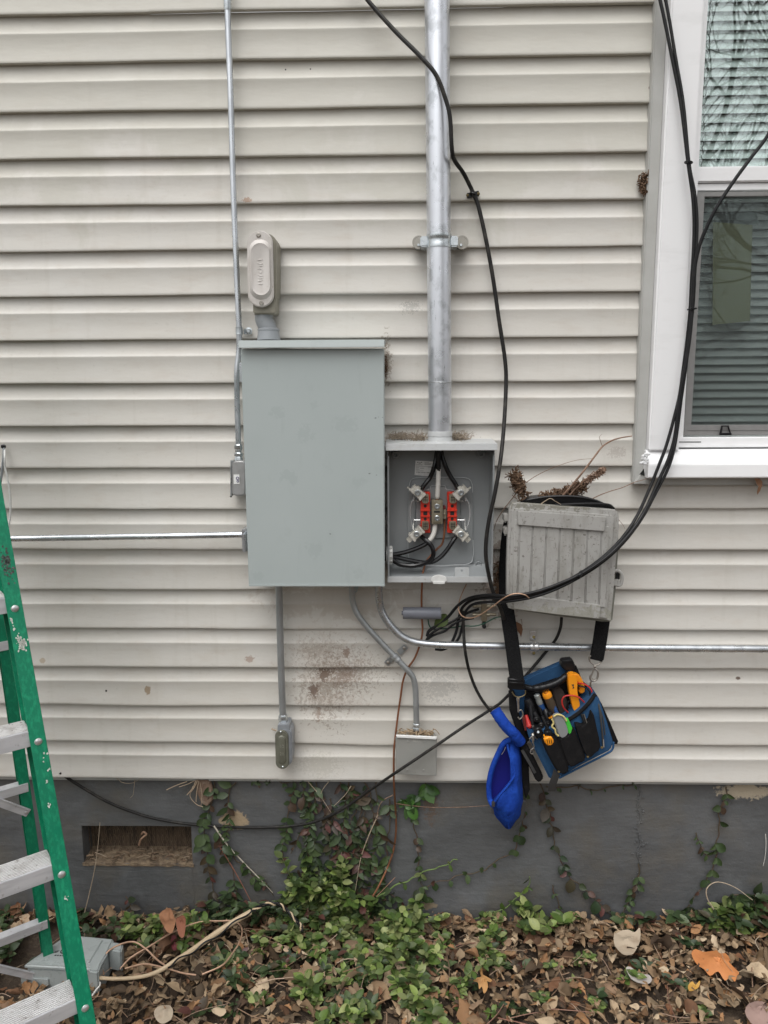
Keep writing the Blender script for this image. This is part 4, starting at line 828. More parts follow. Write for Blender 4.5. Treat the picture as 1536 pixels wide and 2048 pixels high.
# nests, twigs on and round it
def nestclump(name,pth,n,w,label,mat=m_nest,L=.022,seed=1,off=.05):
    random.seed(seed); mb=MB(); c=cr([P(a,b,off) for a,b in pth],6)
    for i in range(n):
        q=random.choice(c)+V((random.gauss(0,w),random.gauss(0,w*.7),random.gauss(0,w))); d_=V((random.gauss(0,1),random.gauss(0,.7),random.gauss(0,.8))).normalized()
        mb.tube([q-d_*L/2,q+V((random.gauss(0,.003),0,random.gauss(0,.003))),q+d_*L/2],random.uniform(.0007,.0019),4,False)
    mb.tube(c,w*.9,7); return tag(mb.build(name,mat),label,'nest debris',group='nest debris round the utility box')
nestclump('nest_clump',[(1030,950),(1036,965),(1044,988)],330,.0075,'upright brown clump of nest debris at upper left of the utility box',seed=1,off=.045,L=.017)
nestclump('nest_clump',[(1085,998),(1110,990),(1140,984),(1165,972)],420,.0065,'low brown mound of nest debris along the top of the utility box',seed=2,off=.06,L=.022)
nestclump('nest_clump',[(1160,975),(1180,958),(1198,946),(1206,940)],170,.003,'ragged brown debris stalk slanting up right from the utility box top',m_twig,seed=3,off=.06,L=.016)
nestclump('nest_clump',[(1289,350),(1287,362),(1284,374),(1291,384)],150,.0038,'small brown tuft stuck under the white window surround high on the wall',m_nest,seed=4,off=.012,L=.013)
nestclump('nest_clump',[(1003,1130),(1001,1160),(996,1185),(998,1205)],170,.007,'rusty brown debris clinging between meter socket and utility box',m_nest,seed=6,off=.02,L=.02)
def twig(label,pts,r,mat=m_twig,group='dry twigs',seg=6):
    mb=MB(); mb.tube(cr([P(*q) for q in pts],6),lambda t:r*(1-.55*t),seg); 
    return tag(mb.build('twig',mat),label,'twig',group)
twig('thick reddish twig rising from the utility box toward the window corner',[(1118,1000,.07),(1140,975,.08),(1165,945,.09),(1190,912,.08),(1205,893,.07),(1222,882,.06),(1240,876,.05),(1264,872,.04)],.0034)
twig('short twig crossing beside the thick reddish twig',[(1130,1002,.075),(1150,978,.08),(1172,958,.085),(1187,943,.08)],.002)
twig('fine arched twig left of the thick one above the utility box',[(1048,968,.05),(1075,950,.06),(1110,934,.07),(1150,921,.07),(1184,917,.07)],.0011)
twig('fine side shoot curling up from the thick reddish twig',[(1205,894,.07),(1201,882,.072),(1199,874,.075),(1204,868,.075)],.0008)
twig('thin knotted twig from the utility box to the trim corner',[(1180,1000,.06),(1200,990,.06),(1222,982,.055),(1245,975,.05),(1268,965,.045),(1285,960,.04),(1300,955,.05)],.0015)
twig('pale stub of twig lying across the black gap on the utility box',[(1082,1008,.122),(1092,1001,.125),(1101,997,.126),(1110,1002,.126),(1122,1009,.122)],.0013,m_drytwig)
twig('fine shoot poking out right of the utility box edge',[(1225,1022,.10),(1238,1040,.10),(1246,1050,.10),(1250,1058,.10)],.0009)
twig('thin dark stem arching left from the utility box toward the meter socket',[(1046,968,.03),(1030,990,.03),(1008,1018,.03),(994,1040,.03),(987,1062,.03)],.0017)
# ================================================================ CABLES ON THE WALL
CG='black cables on the wall'
cable('cable','black cable crossing in front of the mast and dropping past the meter socket','cable',[(690,-60,.03),(735,0,.04),(790,62,.06),(840,112,.09),(872,150,.10),(890,195,.10),(900,235,.10),(904,300,.095),(910,322,.07),(926,345,.035),(940,372,.016),(947,388,.014),(956,410,.014),(970,470,.02),(985,550,.024),(998,640,.028),(1010,720,.03),(1012,770,.035),(1008,850,.07),(1001,920,.115),(990,985,.13),(978,1040,.13),(972,1085,.13),(973,1125,.128),(985,1180,.11),(1000,1215,.10),(1008,1238,.09)],.0052,m_dkcable,CG,10,10)
t=thing('cable_clip','small black cable clip screwed to siding right of the mast','cable clip',P(946,395,.008),'cable ties and clips')
mb=MB(); mb.box(P(946,389,.008),(.032,.006,.012),.001,(V((.97,0,.18)),V((0,1,0)),V((-.18,0,.97)))); mb.build('clip_base',m_blkpl,t)
mb=MB(); mb.torus(P(946,388,.014),V((.3,0,1)),.0068,.0024,14,6); mb.build('clip_loop',m_blkpl,t)
for xx in (935,957): mb=MB(); mb.lathe(P(xx,389-(xx-946)*.15,.011),FR,[(0,.004),(.002,.0035),(.0025,.001)],8); mb.build('screw',M('clip_screw',(.12,.09,.04),.5,.6),t)
B1=[(1300,-60,.05),(1320,0,.055),(1345,120,.06),(1362,210,.065),(1376,325,.07),(1385,390,.07),(1388,440,.07),(1387,500,.07),(1383,560,.07),(1380,620,.07),(1374,680,.07),(1366,740,.07),(1359,790,.07),(1347,840,.075),(1333,890,.08),(1318,930,.085),(1300,975,.09),(1275,1030,.11),(1245,1075,.14),(1205,1115,.16),(1155,1150,.165),(1105,1175,.165),(1060,1190,.165),(1010,1197,.15),(975,1196,.10),(945,1200,.05),(925,1215,.03),(917,1240,.025),(912,1265,.022),(900,1290,.02),(885,1299,.018),(870,1298,.016)]
cable('cable','black cable from the top corner along the window casing and across the utility box','cable',B1,.0041,m_black,CG,8,10)
B2=[(1311,-60,.052),(1331,0,.057),(1352,120,.062),(1367,210,.067),(1378,325,.071),(1390,390,.072),(1394,440,.072),(1393,490,.072),(1390,540,.073),(1387,600,.073),(1381,660,.073),(1371,740,.073),(1363,795,.073),(1356,850,.075),(1348,900,.08),(1335,940,.085),(1312,985,.09),(1285,1035,.11),(1250,1082,.14),(1208,1122,.16),(1158,1155,.165),(1108,1180,.165),(1062,1195,.163),(1012,1203,.148),(975,1204,.10),(948,1208,.052),(932,1222,.035),(925,1250,.025),(918,1275,.022),(905,1292,.018)]
cable('cable','second black cable taped beside the first over the window casing','cable',B2,.0038,m_black,CG,8,10)
B3=[(1600,150,.12),(1560,215,.12),(1536,270,.115),(1500,318,.11),(1465,366,.105),(1435,412,.10),(1413,455,.092),(1398,495,.085),(1389,540,.08),(1385,600,.078),(1381,660,.078),(1373,720,.078),(1362,775,.078),(1356,820,.08),(1350,870,.082),(1338,915,.086),(1318,960,.09),(1290,1020,.108),(1258,1068,.138),(1215,1112,.168),(1165,1146,.172),(1112,1170,.172),(1066,1185,.170),(1015,1192,.156),(978,1190,.11),(940,1196,.06),(915,1212,.04),(895,1235,.03),(872,1252,.025),(858,1262,.022),(854,1272,.02)]
cable('cable','black cable curving in from the right edge across the lower window pane','cable',B3,.0043,m_black,CG,8,10)
cable('cable','black cable end drooping from the grounding block to the bent conduit','cable',[(958,1218,.03),(935,1226,.03),(905,1243,.03),(880,1256,.03),(862,1268,.026),(853,1280,.02),(850,1290,.018)],.0036,m_black,CG)
cable('cable','short black cable end running parallel into the grounding block','cable',[(948,1236,.032),(925,1240,.03),(905,1250,.028),(890,1262,.024),(868,1270,.022),(856,1278,.018)],.0034,m_black,CG)
cable('cable','thin black cable falling from the cable bundle and ending behind the tool bag','cable',[(926,1222,.03),(927,1260,.03),(930,1300,.05),(938,1340,.03),(952,1378,.025),(970,1408,.03),(992,1432,.035),(1012,1448,.04)],.0043,m_dkcable,CG)
cable('cable','long black cable sagging from behind the utility box down across the foundation','cable',[(1123,1235,.03),(1121,1255,.028),(1112,1278,.02),(1095,1300,.016),(1070,1330,.018),(1040,1365,.03),(1005,1402,.03),(980,1420,.03),(930,1452,.045),(880,1486,.076),(840,1513,.079),(795,1543,.078),(740,1580,.03),(690,1615,.005),(640,1640,-.012),(590,1651,-.018),(520,1655,-.02),(440,1653,-.022),(360,1646,-.02),(290,1632,-.018),(220,1606,-.015),(165,1575,-.012),(135,1556,-.01),(120,1545,.0)],.0042,m_dkcable,CG,8,9)
def tie(label,px,py,off,r,d,ang=0):
    t=MB(); t.torus(P(px,py,off),d,r,.0021,16,6); t.box(P(px,py,off)+V((-r*.4,-r*1.05,0)),(.007,.006,.006),.001)
    return tag(t.build('cable_tie',m_blkpl),label,'cable tie','cable ties and clips')
tie('chunky black cable tie round cables beside the window meeting rail',1377,325,.071,.0085,V((.15,0,1)))
tie('black cable tie round cables beside the grey screen frame',1384,618,.074,.010,V((-.1,0,1)))
tie('black cable tie round the cable bundle over the utility box door',1159,1150,.167,.0115,V((-1,0,.55)))
# thin copper-coloured wire looping over the bundle
cable('loop_wire','thin pinkish wire looping from under the meter socket over the cable bundle','wire',[(933,1168,.01),(925,1185,.02),(918,1205,.035),(918,1222,.05),(926,1233,.06),(942,1236,.075),(960,1230,.10),(985,1213,.14),(1005,1198,.165),(1020,1190,.175),(1035,1187,.178),(1050,1190,.178),(1058,1196,.172)],.0016,m_paleWire)
# grounding block with green wire
t=thing('grounding_block','small corroded coax grounding block left of the utility box','grounding block',P(975,1245,.02))
mb=MB(); mb.box(P(968,1224,.018),(.016,.018,.05),.002); mb.build('block',m_brass,t)
for yy in (1212,1229):
    for a,b in ((945,962),(973,992)):
        mb=MB(); mb.lathe(P(a,yy,.024),(P(b,yy,.024)-P(a,yy,.024)),[(0,.004),(.003,.0055),(.010,.0055),(.011,.0042),((P(b,yy,.024)-P(a,yy,.024)).length,.0042)],10); mb.build('connector',m_brass,t)
mb=MB(); mb.lathe(P(968,1252,.02),FR,[(0,.006),(.006,.006),(.008,.003)],8); mb.box(P(968,1244,.016),(.009,.008,.02),.001); mb.build('ground_screw',m_dark,t)
m_gwire=M('green_wire',(.02,.10,.06),.5)
cable('green_wire','thin dark green ground wire winding behind the cable ends','wire',[(1010,1232,.02),(990,1236,.02),(970,1246,.022),(950,1252,.02),(925,1252,.018),(900,1256,.016),(880,1258,.014),(865,1258,.012),(858,1250,.012),(856,1238,.012)],.0017,m_gwire)
mb=MB(); random.seed(9); vv,ff=leaf_pts(P(893,1229,.03),.05,.036,P(872,1252,.03)-P(893,1229,.03),V((.2,-1,.1)),6,2,.4); mb.add(vv,ff)
tag(mb.build('green_leaf',M('olive_leaf',(.06,.09,.02),.6)),'single olive green leaf caught behind the slate-grey sleeve end','leaf')
mb=MB(); vv,ff=leaf_pts(P(1028,1240,.02),.05,.02,P(1041,1268,.03)-P(1028,1240,.02),V((.4,-1,.1)),6,2,.7,.006); mb.add(vv,ff); mb.tube(cr([P(1043,1238,.02),P(1044,1250,.02),P(1042,1262,.02)],4),.0008,5)
tag(mb.build('dead_leaf',M('rust_leaf',(.22,.11,.06),.8)),'curled rust-brown leaf hanging under the utility box','leaf')
mb=MB(); vv,ff=leaf_pts(P(1513,953,.03),.05,.02,V((.2,0,-1)),V((.4,-1,.1)),6,2,.7,.006); mb.add(vv,ff)
tag(mb.build('dead_leaf',M('tan_leaf',(.36,.20,.12),.8)),'small tan leaf dangling under the window sill','leaf')
mb=MB()
for k in range(12):
    d_=V((random.gauss(.2,.6),-.3,random.gauss(.2,.6))); mb.tube([P(1537,520,.1)]*1+[P(1537,520,.1)+V((0,0,.001))],.0003,4) if 0 else None
# ================================================================ TOOL BAG
bag=thing('tool_bag','blue and black fabric tool bag hanging tilted by a black strap from the utility box','tool bag',P(1130,1560,.08))
def pl(name,poly,o0,o1,mat,par=bag,bev=.003,seg=3,smn=0,ang=45):
    mb=MB(); mb.plate(sm(poly,smn) if smn else poly,o0,o1,bev,seg); return mb.build(name,mat,par,ang)
pl('back_panel',[(1019,1366),(1030,1358),(1048,1360),(1062,1352),(1095,1338),(1128,1324),(1146,1324),(1152,1338),(1168,1370),(1190,1396),(1214,1470),(1150,1520),(1100,1530),(1058,1480),(1028,1430)],.03,.052,m_bluefab,bev=.004)
pl('dark_interior',[(1052,1378),(1138,1350),(1160,1358),(1185,1380),(1194,1400),(1150,1440),(1078,1480),(1048,1440)],.05,.062,m_blkfab)
pl('side_panel',[(1052,1452),(1070,1458),(1090,1480),(1124,1552),(1112,1564),(1100,1560),(1082,1524),(1060,1480)],.05,.112,m_bluefab,bev=.005)
fp=pl('front_panel',[(1134,1440),(1152,1428),(1170,1413),(1184,1398),(1191,1386),(1199,1398),(1213,1440),(1226,1482),(1226,1494),(1218,1503),(1165,1530),(1120,1556),(1106,1540),(1086,1500),(1070,1470),(1074,1458),(1104,1452)],.055,.128,m_bluefab,bev=.005)
mb=MB(); mb.tube(cr([P(1106,1455,.125),P(1134,1441,.128),P(1156,1427,.128),P(1176,1408,.128),P(1191,1388,.122)],6),.0055,8); mb.build('rim_binding',m_blkfab,bag)
mb=MB(); mb.tube(cr([P(1118,1556,.124),P(1165,1532,.126),P(1212,1508,.126),P(1225,1498,.124),P(1227,1484,.122)],5),.003,8); mb.build('bottom_piping',m_bluefab,bag)
for nm,poly in (('front_pocket',[(1083,1480),(1097,1473),(1110,1472),(1121,1492),(1139,1540),(1128,1549),(1116,1546),(1098,1515)]),('front_pocket',[(1117,1478),(1136,1471),(1148,1457),(1158,1480),(1173,1520),(1160,1527),(1139,1536),(1126,1508)]),('front_pocket',[(1152,1452),(1166,1454),(1180,1443),(1184,1427),(1188,1431),(1194,1458),(1201,1494),(1190,1507),(1176,1516),(1163,1488)])):
    pl(nm,poly,.125,.152,m_blkfab,bev=.007,seg=4,smn=2)
for a,b in ((1175.5,1513),(1203.5,1495),(1117.5,1543)): mb=MB(); mb.lathe(P(a,b,.150),FR,[(0,.0035),(.002,.003),(.0025,.001)],10); mb.build('rivet',M('aged_brass',(.30,.23,.10),.4,.7),bag)
mb=MB(); hp=cr([P(1050,1374,.075),P(1066,1377,.085),P(1088,1374,.092),P(1112,1366,.092),P(1130,1354,.085),P(1140,1344,.075)],10); mb.tube(hp,lambda t:.0085+.0018*(abs(math.sin(t*30))**.6 if .2<t<.85 else 0),12); mb.build('handle',m_blkpl,bag,60)
pl('clip_patch',[(1124,1322),(1146,1320),(1152,1334),(1146,1346),(1132,1342),(1122,1334)],.05,.08,m_blkpl)
mb=MB(); mb.ribbon(cr([P(1148,1332,.07),P(1156,1352,.075),P(1165,1372,.07)],5),.012,.003); mb.build('edge_webbing',m_webbing,bag)
bk_=pl('buckle',[(1016,1357),(1050,1359),(1050,1381),(1016,1379)],.095,.112,m_blkpl,bev=.003)
pl('buckle_bar',[(1019,1364),(1047,1366),(1047,1370),(1019,1368)],.11,.116,m_blkpl,bk_,bev=.001)
# strap: up the left side, over the utility box, down on the right
sp=[(1034,1360,.108),(1029,1325,.10),(1023,1280,.09),(1017,1240,.08),(1012,1200,.07),(1009,1150,.06),(1011,1090,.055),(1018,1040,.06),(1040,1012,.065),(1075,1000,.07),(1120,995,.072),(1170,999,.07),(1205,1015,.065),(1218,1060,.05),(1215,1120,.045),(1211,1200,.05),(1205,1245,.058),(1199,1285,.066),(1193,1318,.072)]
nn=[(0,-1,0),(0,-1,0),(0,-1,0),(-.2,-1,0),(-.6,-1,0),(-1,-.8,0),(-1,-.6,0),(-1,-.4,.2),(-.6,-.3,1),(0,-.3,1),(0,-.3,1),(0,-.3,1),(.6,-.3,1),(1,-.3,.2),(1,-.6,0),(.3,-1,0),(0,-1,0),(0,-1,0),(0,-1,0)]
mb=MB(); mb.ribbon(cr([P(*q) for q in sp],7),.038,.003,lerpn(nn)); mb.build('shoulder_strap',m_webbing,bag,60)
mb=MB(); mb.ribbon(cr([P(1199,1290,.070),P(1196,1306,.073),P(1192,1320,.074)],5),.034,.006); mb.build('strap_end',m_webbing,bag)
t_=cr([P(1178,1312,.074),P(1180,1322,.074),P(1190,1330,.074),P(1200,1326,.074),P(1203,1315,.074)],6)
mb=MB(); mb.tube(t_,.0026,7); mb.tube([P(1178,1312,.074),P(1203,1315,.074)],.0026,7); dd=mb.build('d_ring',m_steel,bag)
mb=MB(); mb.lathe(P(1190,1330,.076),DN,[(0,.003),(.003,.0045),(.007,.0035)],10); mb.tube(cr([P(1189,1336,.076),P(1196,1344,.076),P(1194,1357,.076),P(1187,1362,.076),P(1181,1358,.076),P(1182,1350,.076)],6),.003,7); mb.tube([P(1188,1337,.077),P(1183,1351,.077)],.0024,7); mb.build('swivel_clip',m_steel,bag)
mb=MB(); mb.tube(cr([P(1186,1357,.074),P(1181,1366,.074),P(1183,1377,.074),P(1188,1388,.08)],5),.0024,6); mb.build('ring_link',m_steel,bag)
mb=MB(); q=[(1024+ (0),1384),(1030,1392),(1040,1394),(1050,1389),(1051,1381)]; mb.tube(cr([P(a,b,.116) for a,b in q],5),.0016,7); mb.build('d_ring',M('antique_brass',(.24,.19,.10),.4,.8),bag)
pl('side_flap',[(1196,1402),(1204,1408),(1221,1446),(1238,1486),(1232,1491),(1222,1484),(1208,1440)],.05,.075,m_blkfab)
mb=MB(); mb.tube(cr([P(1190,1392,.115),P(1198,1412,.128),P(1202,1440,.136),P(1205,1470,.138),P(1207,1495,.136)],6),.0028,7); mb.tube(cr([P(1194,1400,.12),P(1206,1438,.134),P(1210,1470,.136)],5),.0016,6); mb.build('zip_cord',m_blkrub,bag)
mb=MB(); mb.tube([P(1206.5,1478,.139),P(1207.5,1494,.138)],.0018,7); mb.build('cord_tip',m_spring,bag)
mb=MB(); mb.ribbon(cr([P(1116,1535,.122),P(1112,1550,.125),P(1106,1566,.12),P(1103,1582,.11)],5),.02,.002); mb.build('loose_webbing',m_blkrub,bag)
pl('side_holster',[(1040,1492),(1052,1488),(1066,1512),(1088,1556),(1080,1566),(1072,1562),(1052,1520)],.07,.10,m_blkfab)
pl('side_strip',[(1020,1388),(1030,1386),(1036,1420),(1046,1450),(1060,1480),(1050,1492),(1034,1466),(1022,1430)],.045,.08,m_blkfab)
mb=MB(); mb.ribbon([P(1044,1500,.10),P(1058,1524,.104),P(1070,1546,.102)],.008,.002); mb.build('holster_edge',m_blkrub,bag)
pl('leather_pocket',[(1104,1379),(1118,1374),(1128,1384),(1138,1412),(1140,1436),(1122,1438),(1112,1410)],.06,.082,M('dark_leather',(.030,.022,.018),.75,0,[((.06,.045,.035),60,.5,.75,.6)],[(300,.4,.001)]))
# tools
TG='tools in the tool bag'
def tool(name,label,cat,p): return thing(name,label,cat,p,TG)
def rodp(t,name,mat,p0,p1,prof,n=14):
    a,b=P(*p0),P(*p1); L=(b-a).length; mb=MB(); mb.lathe(a,b-a,[(u*L,r) for u,r in prof],n); return mb.build(name,mat,t,40)
t=tool('screwdriver','blue-handled screwdriver with a silver end cap in the bag','screwdriver',P(1096,1450,.08))
rodp(t,'end_cap',M('silver_cap',(.32,.34,.33),.35,.5),(1073,1388,.09),(1080,1407,.088),[(0,.005),(.08,.008),(.3,.0088),(.5,.0075),(.6,.0088),(1,.0088)]); rodp(t,'handle',m_bluep,(1080,1407,.088),(1096,1446,.08),[(0,.0088),(.5,.0096),(1,.0075)])
mb=MB()
for i,yy in enumerate((1428,1432,1436,1440)): q=P(1089+i*1.3,yy,.0935); mb.box(q,(.007-.0008*i,.0008,.0014),0,(V((.95,0,-.3)),V((0,1,0)),V((.3,0,.95))))
mb.build('handle_marks',m_label,t)
t=tool('screwdriver','screwdriver with worn brown grip and orange end cap in the bag','screwdriver',P(1116,1445,.08))
rodp(t,'end_cap',m_orange,(1092,1384,.094),(1096,1394,.092),[(0,.004),(.05,.0105),(.3,.0125),(.9,.0125),(1,.011)]); rodp(t,'grip',m_brown,(1096,1393,.092),(1112,1434,.082),[(0,.0118),(.4,.0125),(.8,.0118),(1,.009)])
rodp(t,'collar',M('orange_red',(.45,.10,.03),.45),(1111,1431,.10),(1116,1441,.10),[(0,.008),(.5,.0095),(1,.007)])
mb=MB(); mb.torus(P(1092,1384,.0955),P(1092,1384,.094)-P(1096,1394,.092),.0055,.0012,12,5); mb.build('cap_ring',M('dark_orange',(.35,.11,.01),.5),t)
t=tool('flashlight','small black flashlight with ribbed barrel in the left of the bag','flashlight',P(1075,1445,.09))
rodp(t,'barrel',m_blkpl,(1054,1398,.088),(1076,1446,.094),[(0,.009),(.1,.0115),(.3,.0115),(.32,.0095),(.5,.0095),(.52,.011),(.6,.011),(.62,.0095),(.8,.011),(1,.010)])
rodp(t,'head',m_blkpl,(1076,1446,.096),(1081,1458,.10),[(0,.011),(.3,.0135),(1,.0125)])
t=tool('crimping_tool','black jointed crimping tool with small round knobs at the centre of the bag','tool',P(1092,1470,.12))
rodp(t,'arm',m_blkpl,(1068,1424,.105),(1090,1466,.12),[(0,.0055),(.3,.0085),(.5,.0055),(.7,.0085),(1,.006)]); rodp(t,'arm',m_blkpl,(1084,1432,.11),(1104,1474,.13),[(0,.006),(.4,.007),(.6,.005),(1,.0065)])
for a,b,r in ((1082,1450,.009),(1073,1438,.008),(1092,1462,.0085),(1096,1446,.0075)):
    mb=MB(); mb.lathe(P(a,b,.118),FR,[(0,r),(.004,r),(.007,r*.75),(.007,r*.45),(.0085,r*.3)],14); mb.build('knob',m_blkpl,t)
t=tool('pliers','pliers with dark red rounded handle at the left of the bag','pliers',P(1058,1460,.10))
rodp(t,'handle',m_redp,(1052,1430,.098),(1060,1456,.11),[(0,.004),(.5,.006),(.85,.0085),(1,.005)]); rodp(t,'handle',m_redd,(1047,1432,.095),(1052,1460,.10),[(0,.005),(.5,.005),(1,.004)])
t=tool('cutter','cutter with orange and black handle in the front left pocket','cutter',P(1098,1490,.14))
pl('handle',[(1087,1477),(1100,1473),(1107,1477),(1108,1488),(1100,1493),(1091,1489)],.132,.156,m_orange,t,.003); pl('sheath',[(1090,1464),(1098,1462),(1108,1468),(1107,1476),(1092,1478)],.12,.15,m_blkpl,t,.004)
mb=MB(); 
for q in range(3): mb.tube([P(1094+q*4,1479,.1565),P(1096+q*4,1488,.1565)],.0009,5)
mb.build('grip_groove',m_blkpl,t)
t=tool('tape_measure','rounded grey utility knife with cream edge in the middle front pocket','knife',P(1125,1478,.14)); t.name='utility_knife'; WOFF['utility_knife']=WOFF.get('tape_measure',tuple(P(1125,1478,.14)))
pl('body',sm([(1107,1436),(1111,1431),(1120,1430),(1128,1436),(1134,1448),(1138,1464),(1132,1474),(1121,1476),(1113,1458)],3),.132,.148,m_greyp,t,.003); 
mb=MB(); mb.tube(cr([P(1104,1438,.148),P(1107,1446,.148),P(1104,1453,.148),P(1110,1459,.148),P(1112,1467,.148),P(1117,1472,.148)],5),.0024,7); mb.tube(cr([P(1107,1433,.15),P(1116,1429,.15),P(1127,1433,.15),P(1133,1442,.15)],5),.0022,7); mb.build('cream_edge',M('cream_plastic',(.60,.50,.20),.4),t)
tag(MB().plate([(1130,1440),(1137,1438),(1145,1457),(1143,1466),(1138,1470)],.136,.148,.0015).build('level',m_green),'small bright green tool end beside the grey knife in the bag','tool',TG)
t=tool('marker','slim blue marker leaning between brown grip and leather pocket','marker',P(1112,1440,.1))
rodp(t,'barrel',m_bluep,(1100,1396,.088),(1120,1440,.10),[(0,.0035),(.06,.0055),(.9,.0055),(1,.003)])
t=tool('hex_key_set','black hex key holder with yellow stripe in the centre of the bag','hex keys',P(1104,1450,.1))
rodp(t,'holder',m_blkpl,(1098,1424,.118),(1110,1446,.124),[(0,.007),(.5,.009),(1,.007)],6); rodp(t,'stripe',m_orange,(1102,1431,.1205),(1104,1434,.1215),[(0,.0092),(1,.0092)],6)
t=tool('clamp_meter','clamp meter with big orange-yellow hook jaw sticking out of the bag','clamp meter',P(1150,1425,.1))
pl('jaw',sm([(1137,1354),(1143,1349),(1151,1350),(1155,1362),(1155,1382),(1158,1400),(1160,1412),(1154,1424),(1148,1421),(1143,1404),(1138,1378)],3),.085,.108,m_orange,t,.005,4)
pl('jaw_hook',sm([(1146,1349),(1157,1350),(1165,1360),(1170,1376),(1168,1387),(1158,1386),(1160,1378),(1156,1366),(1150,1360)],3),.07,.09,m_orange,t,.004,3)
mb=MB(); mb.prism([P(a,b,.1084) for a,b in ((1143,1369),(1148,1369),(1147,1373),(1149,1376),(1145,1378),(1146,1374))],V((0,.0004,0))); mb.build('jaw_symbol',m_ink,t)
def lead(label,pts,mat): 
    mb=MB(); mb.tube(cr([P(*q) for q in pts],7),.0021,8); return tag(mb.build('test_lead',mat),label,'test lead',TG)
lead('red test lead looping low in front of the orange clamp jaw',[(1136,1425,.10),(1127,1415,.108),(1124,1402,.11),(1129,1393,.112),(1140,1391,.114),(1156,1394,.114),(1168,1404,.11),(1173,1414,.1)],m_redp)
lead('red test lead curving along the right rim of the bag',[(1155,1366,.09),(1168,1368,.10),(1180,1376,.105),(1184,1386,.105),(1180,1398,.10)],m_redp)
t=tool('wire_stripper','black wire stripper with silver pivot wedged beside the flashlight','pliers',P(1062,1450,.1))
rodp(t,'handle',m_blkpl,(1060,1408,.095),(1066,1452,.112),[(0,.005),(.4,.0065),(1,.005)]); rodp(t,'handle',m_blkpl,(1074,1400,.085),(1088,1440,.10),[(0,.005),(.5,.006),(1,.004)]); rodp(t,'jaw',m_steel,(1066,1450,.114),(1070,1464,.116),[(0,.005),(1,.002)])
t=tool('nut_driver','short dark nut driver with chrome shaft before the brown grip','screwdriver',P(1100,1450,.11))
rodp(t,'handle',m_blkpl,(1090,1418,.10),(1098,1442,.115),[(0,.005),(.2,.008),(.8,.008),(1,.005)]); rodp(t,'shaft',m_zinc,(1098,1442,.115),(1106,1462,.122),[(0,.0025),(1,.0025)],8)
t=tool('plug_tester','small black plug tester clipped left of the orange-handled cutter','tester',P(1078,1480,.12))
pl('body',[(1068,1458),(1082,1454),(1088,1470),(1080,1480),(1070,1474)],.11,.138,m_blkpl,t,.004); rodp(t,'lens',m_zinc,(1076,1464,.138),(1076.5,1464,.142),[(0,.004),(1,.003)],12)
lead('black test lead beside the red one at the right rim',[(1154,1371,.092),(1168,1374,.1),(1178,1382,.104),(1180,1391,.104),(1174,1402,.098)],m_blkpl)
lead('black test lead looping inside behind the orange clamp jaw',[(1140,1430,.09),(1134,1415,.09),(1138,1402,.09),(1150,1400,.085),(1164,1408,.085),(1170,1418,.08)],m_blkpl)
t=tool('pen','black pen standing in the right front pocket','pen',P(1172,1460,.14)); rodp(t,'barrel',m_blkpl,(1164,1428,.135),(1174,1462,.14),[(0,.003),(.05,.0045),(1,.0045)]); rodp(t,'clip',m_steel,(1168,1428,.14),(1174,1446,.145),[(0,.0012),(1,.0012)],6)
t=tool('key_clip','silver snap clip hanging from the brass ring at the left of the bag','clip',P(1040,1440,.12))
rodp(t,'stem',m_steel,(1036,1396,.12),(1037,1424,.12),[(0,.004),(.1,.0045),(.25,.003),(.6,.0032),(1,.0024)]); mb=MB(); mb.tube(cr([P(1037,1422,.12),P(1043,1420,.12),P(1046,1430,.12),P(1040,1438,.12),P(1036,1434,.12)],5),.0017,7); mb.build('hook',m_steel,t)
t=tool('carabiner','silver hook clip with ball joints hanging low at the left side of the bag','clip',P(1066,1505,.12))
rodp(t,'swivel',m_steel,(1066,1466,.125),(1066,1486,.125),[(0,.003),(.15,.006),(.3,.003),(.6,.005),(.8,.0028),(1,.0028)]); mb=MB(); mb.tube(cr([P(1066,1484,.125),P(1068,1494,.125),P(1062,1500,.125),P(1061,1506,.125),P(1066,1508,.125)],5),.0015,7); mb.tube(cr([P(1059,1478,.124),P(1066,1472,.126),P(1075,1478,.124)],4),.0018,6); mb.build('hook',m_steel,t)
# blue roll and pouch
t=thing('zip_pouch','bright royal blue zip pouch hanging open below the tool bag with a rolled upper end','pouch',P(1015,1655,.08))
mb=MB(); rp=cr([P(990,1420,.10),P(1001,1437,.11),P(1013,1453,.112),P(1027,1467,.112),P(1041,1484,.10)],8); mb.tube([rp[0]+(rp[0]-rp[1])*.6]+rp,lambda u:(.006 if u<.001 else .0155+.0012*noise.noise(V((u*14,0,0)))),14); mb.build('rolled_end',m_royal,t,60)
def softplate(name,poly,o0,o1,mat,par,bulge,nz=.003):
    """soft fabric lobe: outline at o0 swelling to o1"""
    pp=sm(poly,3); n=len(pp); cx=sum(a for a,b in pp)/n; cy=sum(b for a,b in pp)/n; v=[];f=[]; K=7
    for k in range(K):
        s_=k/(K-1)*.96; o=o0+(o1-o0)*math.sin(math.pi/2*min(1,s_*bulge))
        for a,b in pp:
            q=P(a+(cx-a)*s_,b+(cy-b)*s_,o); q=q+V((0,-nz*noise.noise(q*28)-nz*.7*noise.noise(V((q.x*90+q.z*25,0,q.z*38))),0)); v.append(q)
    for k in range(K-1):
        for i in range(n): f.append((k*n+i,k*n+(i+1)%n,(k+1)*n+(i+1)%n,(k+1)*n+i))
    f.append(tuple((K-1)*n+i for i in range(n))); m0=len(v)
    for a,b in pp: v.append(P(a,b,o0)+V((0,.012,0)))
    for i in range(n): f.append((m0+i,m0+(i+1)%n,(i+1)%n,i))
    f.append(tuple(m0+i for i in range(n)))
    mb=MB(); mb.add(v,f); return mb.build(name,mat,par,60)
